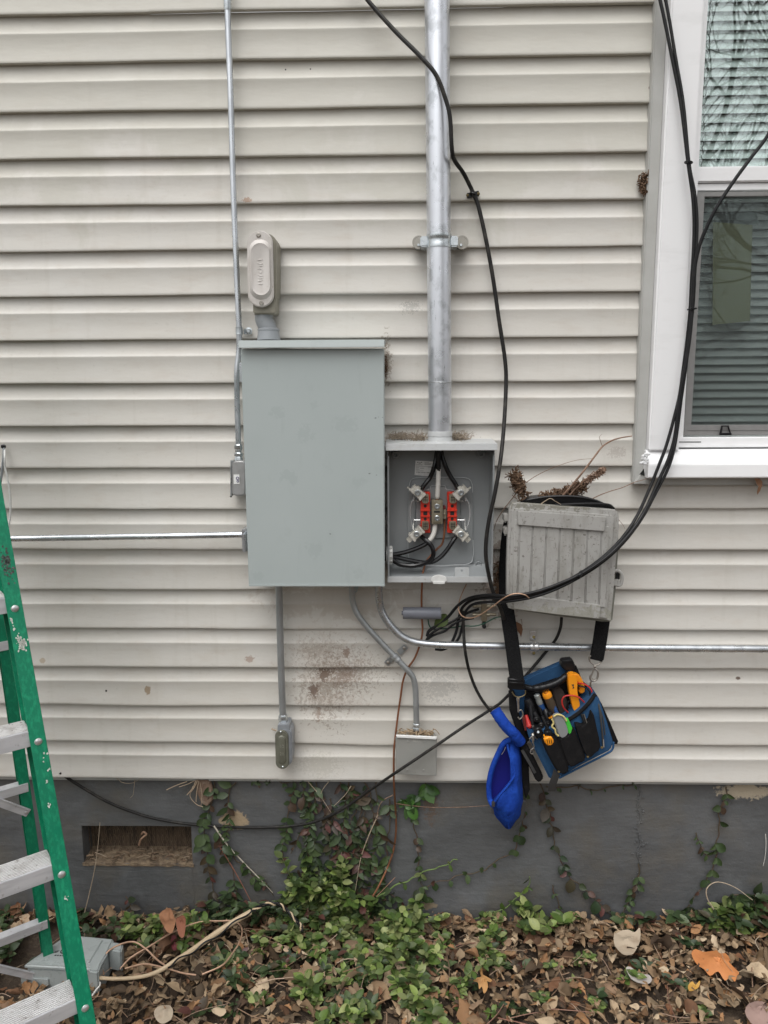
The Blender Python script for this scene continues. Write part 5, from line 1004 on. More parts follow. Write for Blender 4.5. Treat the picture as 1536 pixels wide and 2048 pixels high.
pl('pouch_back',[(1016,1476),(1030,1482),(1040,1520),(1040,1600),(1030,1640),(1015,1654),(990,1628),(980,1600),(977,1560),(984,1530),(1000,1494)],.05,.062,m_royald,t,.004)
softplate('pouch_front',[(1020,1477),(1032,1482),(1043,1508),(1044,1560),(1046,1600),(1041,1628),(1028,1648),(1018,1658),(1006,1651),(988,1628),(984,1608),(1000,1590),(1020,1566),(1029,1548),(1025,1520),(1020,1496)],.075,.112,m_royal,t,2.2,.006)
mb=MB(); mb.tube(cr([P(1022,1478,.09),P(1008,1486,.09),P(996,1508,.085),(P(984,1538,.082)),P(978,1568,.08),P(979,1596,.082),P(986,1612,.095)],6),.0075,10); mb.tube(cr([P(1014,1481,.085),P(1017,1500,.10),P(1024,1526,.108),P(1030,1547,.112),P(1019,1567,.112),P(1001,1589,.11),P(986,1608,.104)],6),.0035,8); mb.build('rim',m_royal,t,60)
mb=MB(); mb.box(P(986.5,1608,.115),(.009,.008,.016),.002); mb.box(P(985,1622,.113),(.007,.003,.018),.001,(V((.98,0,.2)),V((0,1,0)),V((-.2,0,.98)))); mb.build('zip_pull',M('gunmetal',(.10,.10,.11),.4,.6),t)
mb=MB(); mb.tube(cr([P(1011,1494,.07),P(1008,1502,.07),P(1003,1509,.07)],4),.001,5); mb.build('loose_thread',m_whtape,t)
pl('strap_tab',[(1040,1600),(1052,1602),(1048,1640),(1030,1656),(1018,1658),(1030,1640)],.05,.075,m_blkrub,t,.003)
pl('handle_strap',[(1034,1486),(1046,1484),(1058,1530),(1060,1580),(1052,1600),(1042,1560)],.045,.07,m_blkfab,t,.003)
# ================================================================ STEPLADDER
lad=thing('stepladder','green fibreglass stepladder with worn aluminium steps at the left of the photo','ladder',(-.68,-.6,0))
fwd=V((.61,-.79,0)).normalized(); stp=V((-fwd.y*-1,0,0)); stp=V((-.79,-.61,0)).normalized()
g0=V((-.629,-.658,0)); gd=V((-.186,.168,1.0))             # right front rail centre line, per metre of height
def fr(z): return g0+gd*z
axd=gd.normalized()
HT=1.80; WB=.46
def channel(mb,a,b,w,dep,th,outer):
    """C-channel from a to b; flange w wide (towards stp), web on the outer side"""
    ax=(b-a).normalized(); f=(fwd-ax*fwd.dot(ax)).normalized(); s_=ax.cross(f).normalized()
    if s_.dot(stp)<0: s_=-s_
    L=(b-a).length; c=(a+b)/2; AX=(s_,f,ax)
    mb.box(c,(w,th,L),.0008,AX); mb.box(c-f*(dep-th),(w,th,L),.0008,AX); mb.box(c-s_*outer*(w/2-th/2)-f*(dep/2-th/2),(th,dep-2*th-.0004,L-.002),.0,AX)
a,b=fr(0),fr(HT)
mb=MB(); channel(mb,a,b,.032,.072,.0035,1); rf=mb.build('front_rail',m_fiber,lad)
tp=.044
def fl(z): p=fr(z); return p+stp*(WB-2*tp*z+.04)
mb=MB(); channel(mb,fl(0),fl(HT),.032,.072,.0035,-1); mb.build('front_rail',m_fiber,lad)
rb=V((-.967,-.212,0)); 
def rear(z): return rb.lerp(V(fr(HT))-fwd*.085+stp*.0+V((.0,0,0)),z/HT)
mb=MB(); channel(mb,rear(0),rear(HT),.026,.034,.003,1); mb.build('rear_rail',m_fiber,lad)
def rearl(z): return rear(z)+stp*(WB-2*tp*z+.02)
mb=MB(); channel(mb,rearl(0),rearl(HT),.026,.034,.003,-1); mb.build('rear_rail',m_fiber,lad)
zs=[.30,.582,.864,1.148,1.43]
for i,z in enumerate(zs):
    a=fr(z)+stp*.013; b=fl(z)-stp*.013; c=(a+b)/2; L=(b-a).length; AX=(stp,fwd,V((0,0,1)))
    zt=c.z+.024; cc=V((c.x,c.y,0))-fwd*.036
    mb=MB(); mb.box(cc+V((0,0,zt-.0015))-fwd*.002,(L,.066,.003),.0008,AX); mb.box(cc+fwd*.030+V((0,0,zt-.0185)),(L-.002,.003,.035),.0008,AX); mb.box(cc-fwd*.032+V((0,0,zt-.0155)),(L-.002,.003,.028),.0008,AX)
    st=mb.build('step',m_ladalu,lad)
    mb=MB()
    for q in range(11): mb.box(cc+fwd*(-.029+q*.0056)+V((0,0,zt+.0012)),(L-.004,.0026,.0018),.0006,AX,1)
    mb.build('ridged_tread',m_tread,st)
    for s_ in (0,1):
        p=(fr(z-.002) if not s_ else fl(z-.002)); mb=MB(); mb.lathe(p+fwd*.0017,fwd,[(0,.0082),(.002,.0076),(.0038,.0052),(.0045,.002)],16); mb.build('rivet',m_rivet,lad)
def z_at(fn,py):
    lo,hi=0,HT
    for _ in range(40):
        m=(lo+hi)/2
        if proj(fn(m))[1]>py: lo=m
        else: hi=m
    return lo
for py in (1848,1574,1290):
    z=z_at(rear,py); a=rear(z)-stp*.008; b=rearl(z)+stp*.008; AX=(stp,fwd,V((0,0,1))); mb=MB(); c=(a+b)/2+fwd*.004; L=(b-a).length
    mb.box(c+V((0,0,.009))-fwd*.012,(L,.026,.0025),.0006,AX); mb.box(c+V((0,0,-.002)),(L,.0025,.022),.0006,AX); mb.build('rear_brace',m_ladalu,lad)
for py,dy in ((1958,1),(1624,1)):
    z=z_at(rear,py); a=rear(z)+fwd*.006; b=rear(z)+stp*.33+V((0,0,.27))+fwd*.006; d_=(b-a).normalized(); n_=fwd; s2=d_.cross(n_).normalized(); mb=MB()
    mb.box((a+b)/2,((b-a).length,.003,.021),.001,(d_,n_,s2)); mb.box((a+b)/2+n_*.003+s2*.009,((b-a).length-.01,.005,.003),.0006,(d_,n_,s2)); br=mb.build('diagonal_brace',m_ladalu,lad); mb=MB(); mb.lathe(a+d_*.008+fwd*.002,fwd,[(0,.0045),(.002,.004),(.003,.001)],10); mb.build('rivet',m_rivet,br)
mb=MB(); c=(fr(HT)+fl(HT))/2-fwd*.05; mb.box(c+V((0,0,.02)),((fr(HT)-fl(HT)).length+.06,.16,.05),.008,(stp,fwd,V((0,0,1)))); mb.build('top_cap',m_blkpl,lad)
for f_ in (fr,fl,rear,rearl):
    mb=MB(); mb.box(f_(.02)-fwd*.02,(.040,.075,.05),.004,(stp,fwd,V((0,0,1)))); mb.build('foot',m_blkpl,lad)
def splat(poly_c,name,mat,n,sx,sz,par,seed):
    """dried flecks lying on the front flange of the right rail; centre given by its height on the rail"""
    random.seed(seed); mb=MB(); ax=axd; f=(fwd-ax*fwd.dot(ax)).normalized(); s_=ax.cross(f)
    for i in range(n):
        z,u=poly_c; q=fr(z+random.gauss(0,sz))+s_*(u+max(-.014-u,min(.014-u,random.gauss(0,sx))))+f*.0019
        r=random.uniform(.0008,.0032); pts=[q+(s_*math.cos(k)+ax*math.sin(k)*1.4)*r*random.uniform(.5,1.1) for k in (0,1.05,2.1,3.14,4.2,5.2)]; mb.prism(pts,f*.0005)
    mb.build(name,mat,par)
splat((z_at(fr,1285),0.002),'paint_splash',m_paint,70,.0045,.009,rf,3); splat((z_at(fr,1130),0.0),'scuff_patch',m_scuff,90,.005,.016,rf,4); splat((z_at(fr,1530),0.006),'paint_fleck',m_paint,8,.003,.03,rf,5); splat((z_at(fr,1240),-.010),'paint_fleck',m_paint,7,.001,.012,rf,6); splat((z_at(fr,1608),0.0),'paint_fleck',m_paint,5,.003,.006,rf,7); splat((z_at(fr,1795),0.0),'paint_fleck',m_paint,5,.002,.003,rf,8)
# ================================================================ VINES AND GROUND PLANTS
m_vleaf=M('vine_leaf',(.03,.05,.02),.38,0,[((.012,.018,.010),(80,80,80),.5,.8,.5)],[(120,.25,.001)],island=[(.018,.030,.014),(.04,.065,.024),(.024,.040,.018),(.07,.105,.04),(.022,.036,.016),(.05,.075,.03),(.09,.12,.055),(.028,.045,.02),(.09,.035,.03),(.026,.04,.02)],spec=.25)
m_vleafr=M('reddening_leaf',(.1,.03,.03),.45,0,[((.03,.02,.015),(80,80,80),.5,.8,.5)],island=[(.11,.028,.03),(.03,.045,.022),(.02,.035,.018),(.07,.04,.035),(.025,.045,.02),(.016,.028,.014),(.12,.045,.04),(.03,.05,.02)],spec=.3)
m_gleaf=M('periwinkle_leaf',(.08,.16,.04),.4,0,[((.03,.06,.02),(70,70,70),.5,.8,.5)],[(120,.2,.001)],island=[(.045,.078,.018),(.10,.155,.035),(.032,.052,.018),(.20,.26,.07),(.065,.10,.028),(.025,.04,.015),(.28,.31,.12),(.05,.072,.026),(.14,.16,.06)],spec=.22)
m_vstem=M('vine_stem',(.07,.055,.03),.7,0,[((.12,.05,.04),60,.45,.7,.6)])
m_gstem=M('green_stem',(.12,.18,.05),.6)
def leafadd(mb,c,d,nrm,L,w=.55,curl=.35): vv,ff=leaf_pts(c,L,L*w,d,nrm,4,1,curl,0,0,.8); mb.add(vv,ff)
def vine(label,path,sp=.026,L=(.02,.034),mat=None,seed=0,skip=.13,stem=.0016,off=-.022,w=.52,smat=None,cat='vine',group='vines on the foundation',jit=.011):
    random.seed(seed+100)
    c=cr([P(q[0],q[1],q[2] if len(q)>2 else off) for q in path],8)
    for i in range(len(c)): c[i]=c[i]+V((noise.noise(c[i]*30)*jit,0,noise.noise(c[i]*30+V((5,0,0)))*jit))
    t=thing('vine',label,cat,c[-1],group)
    MB().tube(c,lambda u:stem*(1.15-.4*u),6).build('stem',smat or m_vstem,t)
    mb=MB(); acc=0
    for i in range(1,len(c)):
        acc+=(c[i]-c[i-1]).length
        if acc>sp*random.uniform(.7,1.3):
            acc=0
            if random.random()<skip: continue
            tg=(c[i]-c[i-1]).normalized(); sd_=tg.cross(V((0,-1,0))).normalized()
            for s_ in (-1,1):
                if random.random()<.12: continue
                d_=(sd_*s_*random.uniform(.5,1)+tg*random.uniform(-.1,.5)+V((0,-random.uniform(.0,.6),-random.uniform(.1,.9)))).normalized()
                leafadd(mb,c[i]+V((0,-.002,0)),d_,V((random.gauss(0,.35),-1,random.gauss(.2,.35))),random.uniform(*L)*random.choice((.6,.85,1,1,1.15,1.35)),w*random.uniform(.75,1.2),random.uniform(.1,.6))
    if mb.v: mb.build('foliage',mat or m_vleaf,t,60)
    return t
vine('dark leafy vine just right of the foundation vent, behind the sagging cable',[(432,1562),(425,1590),(415,1625),(408,1660),(412,1700),(418,1730)],.018,(.024,.036),seed=1,w=.7)
vine('vine with red leaves descending right of the foundation vent to the ground',[(408,1680),(415,1715),(422,1750),(430,1790),(450,1830)],.024,(.024,.036),m_vleafr,seed=2)
vine('leafy vine growing down the pale bare root right of the vent',[(425,1650),(450,1690),(475,1720),(505,1745),(530,1770),(548,1790)],.022,(.02,.03),seed=3)
vine('sparse vine of rounded pairs below the siding seam',[(590,1562),(582,1600),(577,1640),(570,1670),(566,1700),(560,1730)],.020,(.019,.027),seed=4,w=.75)
vine('small loose vine curving left from the sagging cable',[(612,1650),(600,1670),(590,1690),(580,1705)],.024,(.018,.026),seed=5)
vine('thick dark vine cluster under the siding, left of the copper wire',[(632,1562),(628,1600),(622,1640),(628,1680),(635,1720),(640,1750),(636,1790)],.012,(.022,.036),seed=6)
vine('dark vine with drooping leaves hanging beside the thick cluster',[(700,1562),(695,1600),(690,1640),(680,1680),(676,1720),(672,1760)],.010,(.024,.04),seed=7,w=.5)
vine('tangled vine carrying a few reddish leaves in the middle of the curtain',[(660,1600),(668,1640),(672,1680),(684,1710),(690,1740)],.012,(.024,.038),m_vleafr,seed=8,w=.45)
vine('leafy vine hanging directly left of the copper wire',[(752,1560),(750,1600),(746,1640),(738,1680),(732,1710),(728,1760)],.015,(.02,.034),seed=9)
vine('leafy vine hanging close behind the copper ground wire',[(776,1600),(780,1640),(776,1680),(770,1720),(764,1755)],.015,(.024,.036),seed=10)
for i_,(lab,pth,sp_) in enumerate((('straggling dark vine crossing between the left hanging vines',[(640,1600),(655,1630),(650,1665),(662,1700),(655,1740),(640,1775)],.013),
  ('knotted dark vine hanging just right of the purple leaves',[(712,1590),(722,1630),(714,1665),(722,1705),(712,1745),(700,1785)],.012),
  ('short dense vine spray at the centre of the vine curtain',[(668,1690),(700,1700),(730,1715),(745,1740)],.009),
  ('low vine arching over the left end of the green patch',[(560,1745),(590,1752),(625,1748),(655,1760),(690,1780)],.010),
  ('low vine arching over the right end of the green patch',[(690,1760),(720,1770),(750,1775),(785,1790),(810,1815)],.011),
  ('long dark vine falling through the left half of the vine curtain',[(606,1562),(612,1600),(618,1645),(612,1690),(620,1730),(612,1775)],.012),
  ('long dark vine falling through the right half of the vine curtain',[(684,1562),(710,1610),(700,1660),(716,1700),(722,1750),(734,1795)],.011),
  ('loose vine weaving behind the thin white stem',[(752,1640),(760,1680),(745,1720),(757,1765),(770,1800)],.013),
  ('dark vine winding beside the pale bare root',[(470,1562),(455,1600),(462,1640),(448,1690),(462,1735),(478,1790)],.016),
  ('dark vine dropping from siding just before the copper wire',[(730,1562),(738,1590),(732,1620),(722,1655),(726,1690)],.013))):
    vine(lab,pth,sp_,(.02,.036),m_vleaf if i_%3 else m_vleafr,seed=40+i_,w=.55,jit=.012)
vine('fresh green leafy tuft under the siding right of the copper wire',[(856,1560),(848,1580),(838,1595),(812,1612),(800,1600)],.008,(.026,.042),M('fresh_vine_leaf',(.05,.12,.03),.38,0,island=[(.03,.08,.02),(.07,.17,.03),(.02,.045,.018),(.10,.19,.06)]),seed=11,w=.6)
vine('thin vine of small leaf pairs right of the copper wire',[(818,1612),(828,1650),(834,1690),(838,1730),(845,1770),(852,1800)],.030,(.017,.026),seed=12,w=.75)
vine('long vine arching down left from below the blue pouch',[(1052,1570),(1050,1610),(1044,1650),(1035,1685),(1015,1710),(985,1728),(950,1743),(910,1755),(870,1765),(845,1780),(825,1792)],.040,(.02,.028),seed=13,w=.8)
vine('vine with purplish leaves running from the tool bag down right',[(1078,1565),(1090,1600),(1100,1630),(1105,1670),(1112,1700),(1128,1735),(1150,1765),(1180,1790),(1215,1820),(1235,1845)],.026,(.022,.034),m_vleafr,seed=14,w=.7)
vine('vine climbing in the crack at the right part of the foundation',[(1278,1730),(1272,1760),(1262,1785),(1250,1820),(1244,1850)],.018,(.018,.028),seed=15,w=.6)
vine('upright leafy vine below the peeled paint patch at right',[(1455,1572),(1446,1600),(1438,1640),(1434,1680),(1428,1720),(1415,1755),(1398,1785),(1370,1815),(1330,1840)],.021,(.02,.03),m_vleaf,seed=16,w=.7)
vine('short side shoot left of the upright vine at right',[(1392,1668),(1396,1680),(1404,1698),(1415,1715)],.014,(.014,.022),seed=17)
vine('dense vine clump at the wall foot in the lower right corner',[(1420,1820),(1455,1800),(1490,1790),(1530,1795),(1560,1800)],.008,(.028,.05),seed=18,w=.55)
vine('leafy vine at the wall foot right of the foundation vent',[(400,1850),(430,1835),(460,1830),(500,1832),(540,1830)],.008,(.026,.042),seed=19,w=.6)
vine('thin leaf row creeping along the siding edge above the right foundation',[(1090,1572),(1120,1575),(1150,1572),(1190,1578),(1240,1572),(1275,1570)],.028,(.012,.02),seed=20)
vine('thin leaf row creeping along the siding edge above the left vines',[(490,1560),(520,1562),(545,1560),(575,1562),(640,1560)],.018,(.014,.024),seed=21)
vine('pale green sprig standing against the foundation right of centre',[(925,1850,-.01),(975,1825,-.015),(1015,1812,-.02),(1040,1790,-.02),(1058,1770,-.02),(1062,1752,-.02)],.030,(.022,.036),m_gleaf,seed=22,smat=m_gstem)
vine('long pale green runner slanting up right from the vine mass',[(740,1800,-.005),(790,1775,-.01),(830,1755,-.018),(875,1735,-.02),(918,1719,-.02)],.045,(.018,.026),m_gleaf,seed=23,smat=m_gstem,stem=.0022)
vine('little dark shoot near the foundation below the tool bag',[(1106,1770),(1112,1790),(1122,1812),(1128,1822)],.028,(.012,.018),seed=24)
vine('reddish shoot standing right of the foundation vent bottom',[(265,1855,-.01),(268,1830,-.012),(258,1808,-.015),(250,1795,-.018)],.018,(.024,.038),m_vleafr,seed=25)
random.seed(55)
# ground cover
mb=MB(); ms_=MB()
def sprig(base,h,lean,n,L):
    c=cr([base,base+V((lean[0]*.4,lean[1]*.4,h*.6)),base+V((lean[0],lean[1],h))],5)
    if max(q.y for q in c)>FY-.004: return
    ms_.tube(c,.0011,4,False)
    for i in range(2,len(c)):
        tg=(c[i]-c[i-1]).normalized(); a=random.uniform(0,6.28)
        for s_ in (0,math.pi):
            d_=V((math.cos(a+s_),math.sin(a+s_)*.8,random.uniform(-.2,.5))).normalized(); LL=random.uniform(*L)
            if c[i].y+d_.y*LL>FY-.003: d_.y=-abs(d_.y)
            leafadd(mb,c[i],d_,(V((0,-.3,1))+V((random.gauss(0,.3),random.gauss(0,.3),0))),LL,random.uniform(.45,.7),random.uniform(.1,.5))
for (x0,x1,y0,y1,n,h,L) in ((580,760,1832,1858,26,(.03,.12),(.022,.04)),(590,720,1838,1856,20,(.10,.24),(.02,.036)),(480,900,1875,2048,34,(.02,.07),(.018,.036)),(770,860,1862,1950,16,(.04,.11),(.02,.034)),(580,860,1880,1990,20,(.02,.07),(.02,.038)),(1040,1130,1850,1870,7,(.02,.08),(.025,.045)),(1400,1536,1840,1858,14,(.03,.09),(.028,.05)),(880,1500,1900,2048,9,(.02,.05),(.015,.03)),(250,450,1855,1900,14,(.02,.07),(.02,.034)),(950,1010,1880,1960,8,(.02,.05),(.02,.03)),(600,900,1990,2100,12,(.04,.08),(.022,.036))):
    for i in range(n):
        q=G(random.uniform(x0,x1),random.uniform(y0,y1)); q.z=gz(q.x,q.y)+.012
        if q.y>FY-.012: q.y=FY-.012-random.random()*.03
        sprig(q,random.uniform(*h),(random.gauss(0,.035),random.gauss(-.01,.03)),4,L)
o=tag(mb.build('ground_cover',m_gleaf,ang=60),kind='stuff'); tag(ms_.build('ground_cover',m_gstem,ang=60),kind='stuff')
mb=MB(); ms_=MB(); random.seed(66)
for (x0,x1,y0,y1,n,h,L) in ((420,760,1835,1866,30,(.02,.10),(.024,.042)),(430,880,1880,2048,28,(.015,.045),(.02,.038)),(1180,1400,1845,1870,4,(.02,.08),(.025,.045)),(1400,1536,1842,1862,11,(.02,.10),(.03,.05)),(900,1536,1900,2048,9,(.01,.04),(.02,.035)),(0,250,1850,1950,20,(.02,.05),(.02,.035))):
    for i in range(n):
        q=G(random.uniform(x0,x1),random.uniform(y0,y1)); q.z=gz(q.x,q.y)+.010
        if q.y>FY-.012: q.y=FY-.012-random.random()*.03
        sprig(q,random.uniform(*h),(random.gauss(0,.04),random.gauss(-.01,.03)),3,L)
tag(mb.build('ground_cover',m_vleaf,ang=60),kind='stuff'); tag(ms_.build('ground_cover',m_vstem,ang=60),kind='stuff')
# loose stems in the litter
mb=MB(); random.seed(77)
for i in range(420):
    x,y=random.uniform(-1.3,1.3),random.uniform(-.7,-.01); a=random.uniform(0,6.28); L=random.uniform(.03,.14); d_=V((math.cos(a),math.sin(a)*.8,random.gauss(.05,.15))); z=gz(x,y)+random.uniform(.015,.05)
    c=V((x,y,z)); e=c+d_*L
    if e.y>FY-.005: continue
    mb.tube(cr([c,c+d_*L*.5+V((random.gauss(0,.008),random.gauss(0,.008),.006)),e],4),random.uniform(.0006,.0016),4,False)
tag(mb.build('loose_stems',M('litter_stem',(.2,.13,.08),.85,0,island=[(.08,.05,.03),(.3,.2,.13),(.16,.09,.05),(.42,.34,.25),(.22,.10,.07)]),ang=60),kind='stuff')
# stems on the foundation
SG='dry stems on the foundation'
twig('tall pale dry stem leaning up past the foundation vent',[(163,1850,-.0),(178,1790,.0),(190,1735,.005),(196,1690,.005),(200,1645,.005)],.0017,m_drytwig,SG)
twig('short side stub on the dry stem before the vent',[(190,1705,.005),(200,1708,.005),(215,1715,.005)],.0009,m_drytwig,SG)
twig('pale bare root slanting down right from the peeled paint patch',[(428,1652,-.018),(455,1690,-.016),(490,1728,-.016),(520,1758,-.015),(545,1785,-.012)],.0026,M('pale_root',(.50,.46,.38),.7,0,[((.2,.16,.1),60,.45,.7,.6)]),SG)
twig('long reddish stem slanting from the vines to the ground cable',[(440,1695,-.015),(465,1735,-.012),(490,1780,.0),(520,1840,.02),(555,1905,.06)],.0018,M('red_stem',(.22,.09,.06),.7),SG)
twig('thin white stem curving down in the middle vines',[(756,1630,-.01),(738,1670,-.01),(722,1715,-.01),(714,1760,-.01),(708,1795,-.01)],.0019,m_drytwig,SG)
twig('dry straw crossing at siding edge left of the vine curtain',[(615,1562,-.015),(640,1592,-.012),(662,1625,-.01)],.0014,m_drytwig,SG)
twig('dry straw leaning the other way at the siding edge',[(702,1572,-.01),(690,1590,-.01),(668,1612,-.01)],.0015,m_drytwig,SG)
twig('curved straw beside the crossing straws',[(660,1560,-.01),(645,1580,-.01),(638,1602,-.01)],.0011,m_drytwig,SG)
twig('thin horizontal root running from copper wire to blue pouch',[(790,1607,-.012),(830,1612,-.012),(870,1615,-.012),(930,1614,-.012),(978,1611,-.01)],.0016,m_twig,SG)
twig('reddish root curving left of the copper wire',[(786,1590,-.01),(765,1602,-.01),(756,1620,-.01),(755,1640,-.01)],.0016,m_twig,SG)
twig('light tan curved stem arching at the lower right wall foot',[(1442,1850,.02),(1428,1820,.015),(1414,1795,.01),(1415,1775,.005),(1436,1764,.0),(1470,1775,.005),(1505,1800,.02)],.0021,m_drytwig,SG)
twig('thick brown root rising from the litter right of the green patch',[(798,1834,.0),(830,1832,.01),(850,1842,.02),(868,1862,.04),(880,1880,.06)],.0045,M('root_bark',(.20,.14,.10),.85,0,[((.1,.07,.05),60,.45,.7,.6)]),SG)
twig('long reddish runner from cable end to copper wire foot',[(604,1880,.05),(640,1858,.03),(690,1838,.015),(720,1815,.005),(750,1795,-.005),(790,1755,-.012)],.0019,M('runner',(.36,.20,.13),.7),SG)
twig('thick brown root stub in the green patch',[(605,1860,.02),(614,1840,.015),(616,1820,.01),(611,1800,.0),(600,1780,-.01)],.0048,m_twig,SG)
twig('white scratch-like root at the right edge of the foundation',[(1531,1668,-.024),(1532,1690,-.024),(1530,1715,-.024),(1526,1732,-.024)],.0012,m_whtape,SG)
twig('thin pale tendril hanging from the siding edge near the vent',[(270,1558,-.01),(268,1575,-.012),(266,1590,-.015),(260,1596,-.015)],.0009,m_drytwig,SG)
twig('thin tendril lying along the siding edge near the vent',[(234,1556,-.005),(245,1565,-.01),(265,1566,-.01),(284,1555,-.005)],.0009,m_drytwig,SG)
# hanging dry root tuft
t=thing('root_tuft','tan dry root tuft hanging from under the siding right of the vent','dry roots',P(400,1612,-.01))
mb=MB(); mb.prism([P(a,b,-.012) for a,b in ((388,1558),(418,1558),(424,1575),(426,1600),(414,1614),(403,1608),(395,1590))],V((0,.014,0)),.003); mb.build('peeling_chip',M('peeled_plaster',(.21,.14,.10),.9,0,[((.33,.26,.2),60,.5,.7,.7),((.09,.06,.045),90,.55,.75,.6)],[(90,.6,.004)]),t)
mb=MB()
for pp in ([(392,1560),(386,1575),(374,1590)],[(398,1562),(394,1580),(392,1604)],[(388,1562),(376,1568),(358,1574)],[(400,1565),(404,1590),(402,1612)],[(386,1572),(380,1592),(392,1608),(406,1614)],[(374,1563),(350,1572),(333,1580)],[(396,1559),(390,1572),(382,1584)]):
    mb.tube(cr([P(a,b,-.004) for a,b in pp],5),random.uniform(.0009,.0017),5)
mb.build('strands',M('straw_pale',(.36,.28,.20),.8,0,[((.3,.2,.13),60,.45,.7,.6)]),t)
# ================================================================ ORGANISER CASE, CABLE OFFCUT, FALLEN LEAVES
zc_=.088
t=thing('organizer_case','frosted plastic organizer case with snap latches lying in the leaves behind the stepladder','storage case',G(130,1930,0))
def gp(l,z): return [G(a,b,z) for a,b in l]
lid=gp([(134,1868),(228,1877),(219,1895),(212,1911),(196,1938),(46,1930),(92,1898)],zc_)
mb=MB(); mb.prism([V((q.x,q.y,zc_)) for q in lid],V((0,0,-.012)),.004,3); mb.build('lid',m_case,t)
bx=gp([(136,1871),(224,1879),(206,1918),(190,1936),(52,1928),(94,1900)],zc_); mb=MB(); mb.prism([V((q.x,q.y,zc_-.013)) for q in bx],V((0,0,-.072)),.003); mb.build('tray',m_case,t)
mb=MB(); rp_=gp([(138,1872),(206,1879),(178,1926),(66,1920),(102,1897)],zc_+.0035); mb.prism([V((q.x,q.y,zc_+.0035)) for q in rp_],V((0,0,-.006)),.002); ld=mb.build('raised_lid_panel',m_case,t)
for pg in ([(222,1882),(247,1886),(242,1903),(216,1897)],[(182,1921),(205,1919),(196,1944),(176,1941)]):
    mb=MB(); q=gp(pg,zc_+.001); mb.prism([V((a.x,a.y,zc_+.001)) for a in q],V((0,0,-.066)),.004); mb.build('latch',m_case,t)
q=gp([(40,1940),(100,1945),(98,1958),(42,1953)],.05); mb=MB(); mb.prism([V((a.x,a.y,.05)) for a in q],V((0,0,-.04)),.003); mb.build('latch',m_case,t)
mb=MB(); c=G(128,1902,zc_+.0042); mb.torus(c,V((0,0,1)),.0085,.0014,20,5); mb.torus(c,V((0,0,1)),.004,.001,12,5)
for i in range(7): mb.box(G(111+i*5,1910.5+i*.3,zc_+.0041),(.0052-.001*(i%2),.0035,.0006)); 
for i in range(3): mb.box(G(110+i*3,1904-i*.6,zc_+.0041),(.0016,.010,.0006),0,(V((.9,-.3,0)),V((.3,.9,0)),V((0,0,1))))
mb.build('lid_logo',m_ink,ld)
def gcable(name,label,cat,pts,r,mat,group=None,seg=8):
    mb=MB(); mb.tube(cr([G(a,b,c+.016) for a,b,c in pts],7),r*1.2,seg); return tag(mb.build(name,mat),label,cat,group)
t=thing('cable_offcut','thick tan sheathed cable offcut with twisted black and white ends lying over the leaves','cable',G(380,1905,.04))
m_tan=M('tan_sheath',(.52,.40,.26),.55,0,[((.30,.20,.12),30,.5,.75,.6),((.05,.045,.04),(30,30,30),.66,.70,.9)],[(150,.2,.001)])
MB().tube(cr([G(q[0],q[1],q[2]+.02) for q in [(190,1954,.045),(215,1957,.04),(250,1957,.04),(290,1952,.045),(322,1940,.05),(350,1922,.06),(385,1900,.065),(430,1868,.07),(470,1842,.08),(502,1824,.09)]],8),lambda u:.0048+.0034*min(1,max(0,(u-.3)*2.2)),10).build('sheath',m_tan,t)
cc=cr([G(q[0],q[1],q[2]+.026) for q in [(335,1934,.062),(360,1918,.07),(395,1897,.078),(430,1874,.084),(470,1845,.094),(503,1822,.10),(525,1811,.11),(545,1807,.11),(562,1811,.10),(575,1822,.085),(590,1838,.07),(600,1850,.06),(604,1862,.045)]],10)
for k,(mt,nm) in enumerate(((m_black,'black_strand'),(m_tan,'pale_strand'),(m_black,'black_strand'))):
    pp=[]
    for i,q in enumerate(cc):
        ph=i*.42+k*2.1; u_,w_=orth(cc[min(i+1,len(cc)-1)]-cc[max(i-1,0)]); 
        if k==0 or i>50: pp.append(q+(u_*math.cos(ph)+w_*math.sin(ph))*.0035)
    MB().tube(pp,.0024,6).build(nm,mt,t)
cw='thin bare wires beside the cable offcut'
gcable('bare_wire','thin copper wire arching up over the organizer case corner','wire',[(208,1950,.03),(204,1930,.05),(214,1905,.07),(240,1889,.075),(268,1884,.07),(292,1898,.06),(315,1920,.05),(335,1934,.05)],.0021,m_paleWire,cw)
gcable('bare_wire','long thin copper wire looping far right over the dead leaves','wire',[(240,1938,.04),(262,1915,.05),(300,1892,.06),(345,1865,.06),(395,1845,.06),(440,1842,.06),(470,1843,.06),(484,1858,.055),(480,1882,.055),(468,1902,.05),(445,1930,.05),(404,1949,.045)],.0019,m_paleWire,cw)
gcable('bare_wire','thin copper wire bowing low in front of the tan cable','wire',[(250,1937,.045),(290,1928,.05),(330,1936,.05),(365,1946,.05),(392,1950,.05)],.0018,m_paleWire,cw)
gcable('bare_wire','short white wire curl beside the ladder rail bottom','wire',[(184,1992,.03),(192,1980,.035),(200,1970,.04),(198,1962,.035),(192,1960,.03)],.0019,m_whtape,cw)
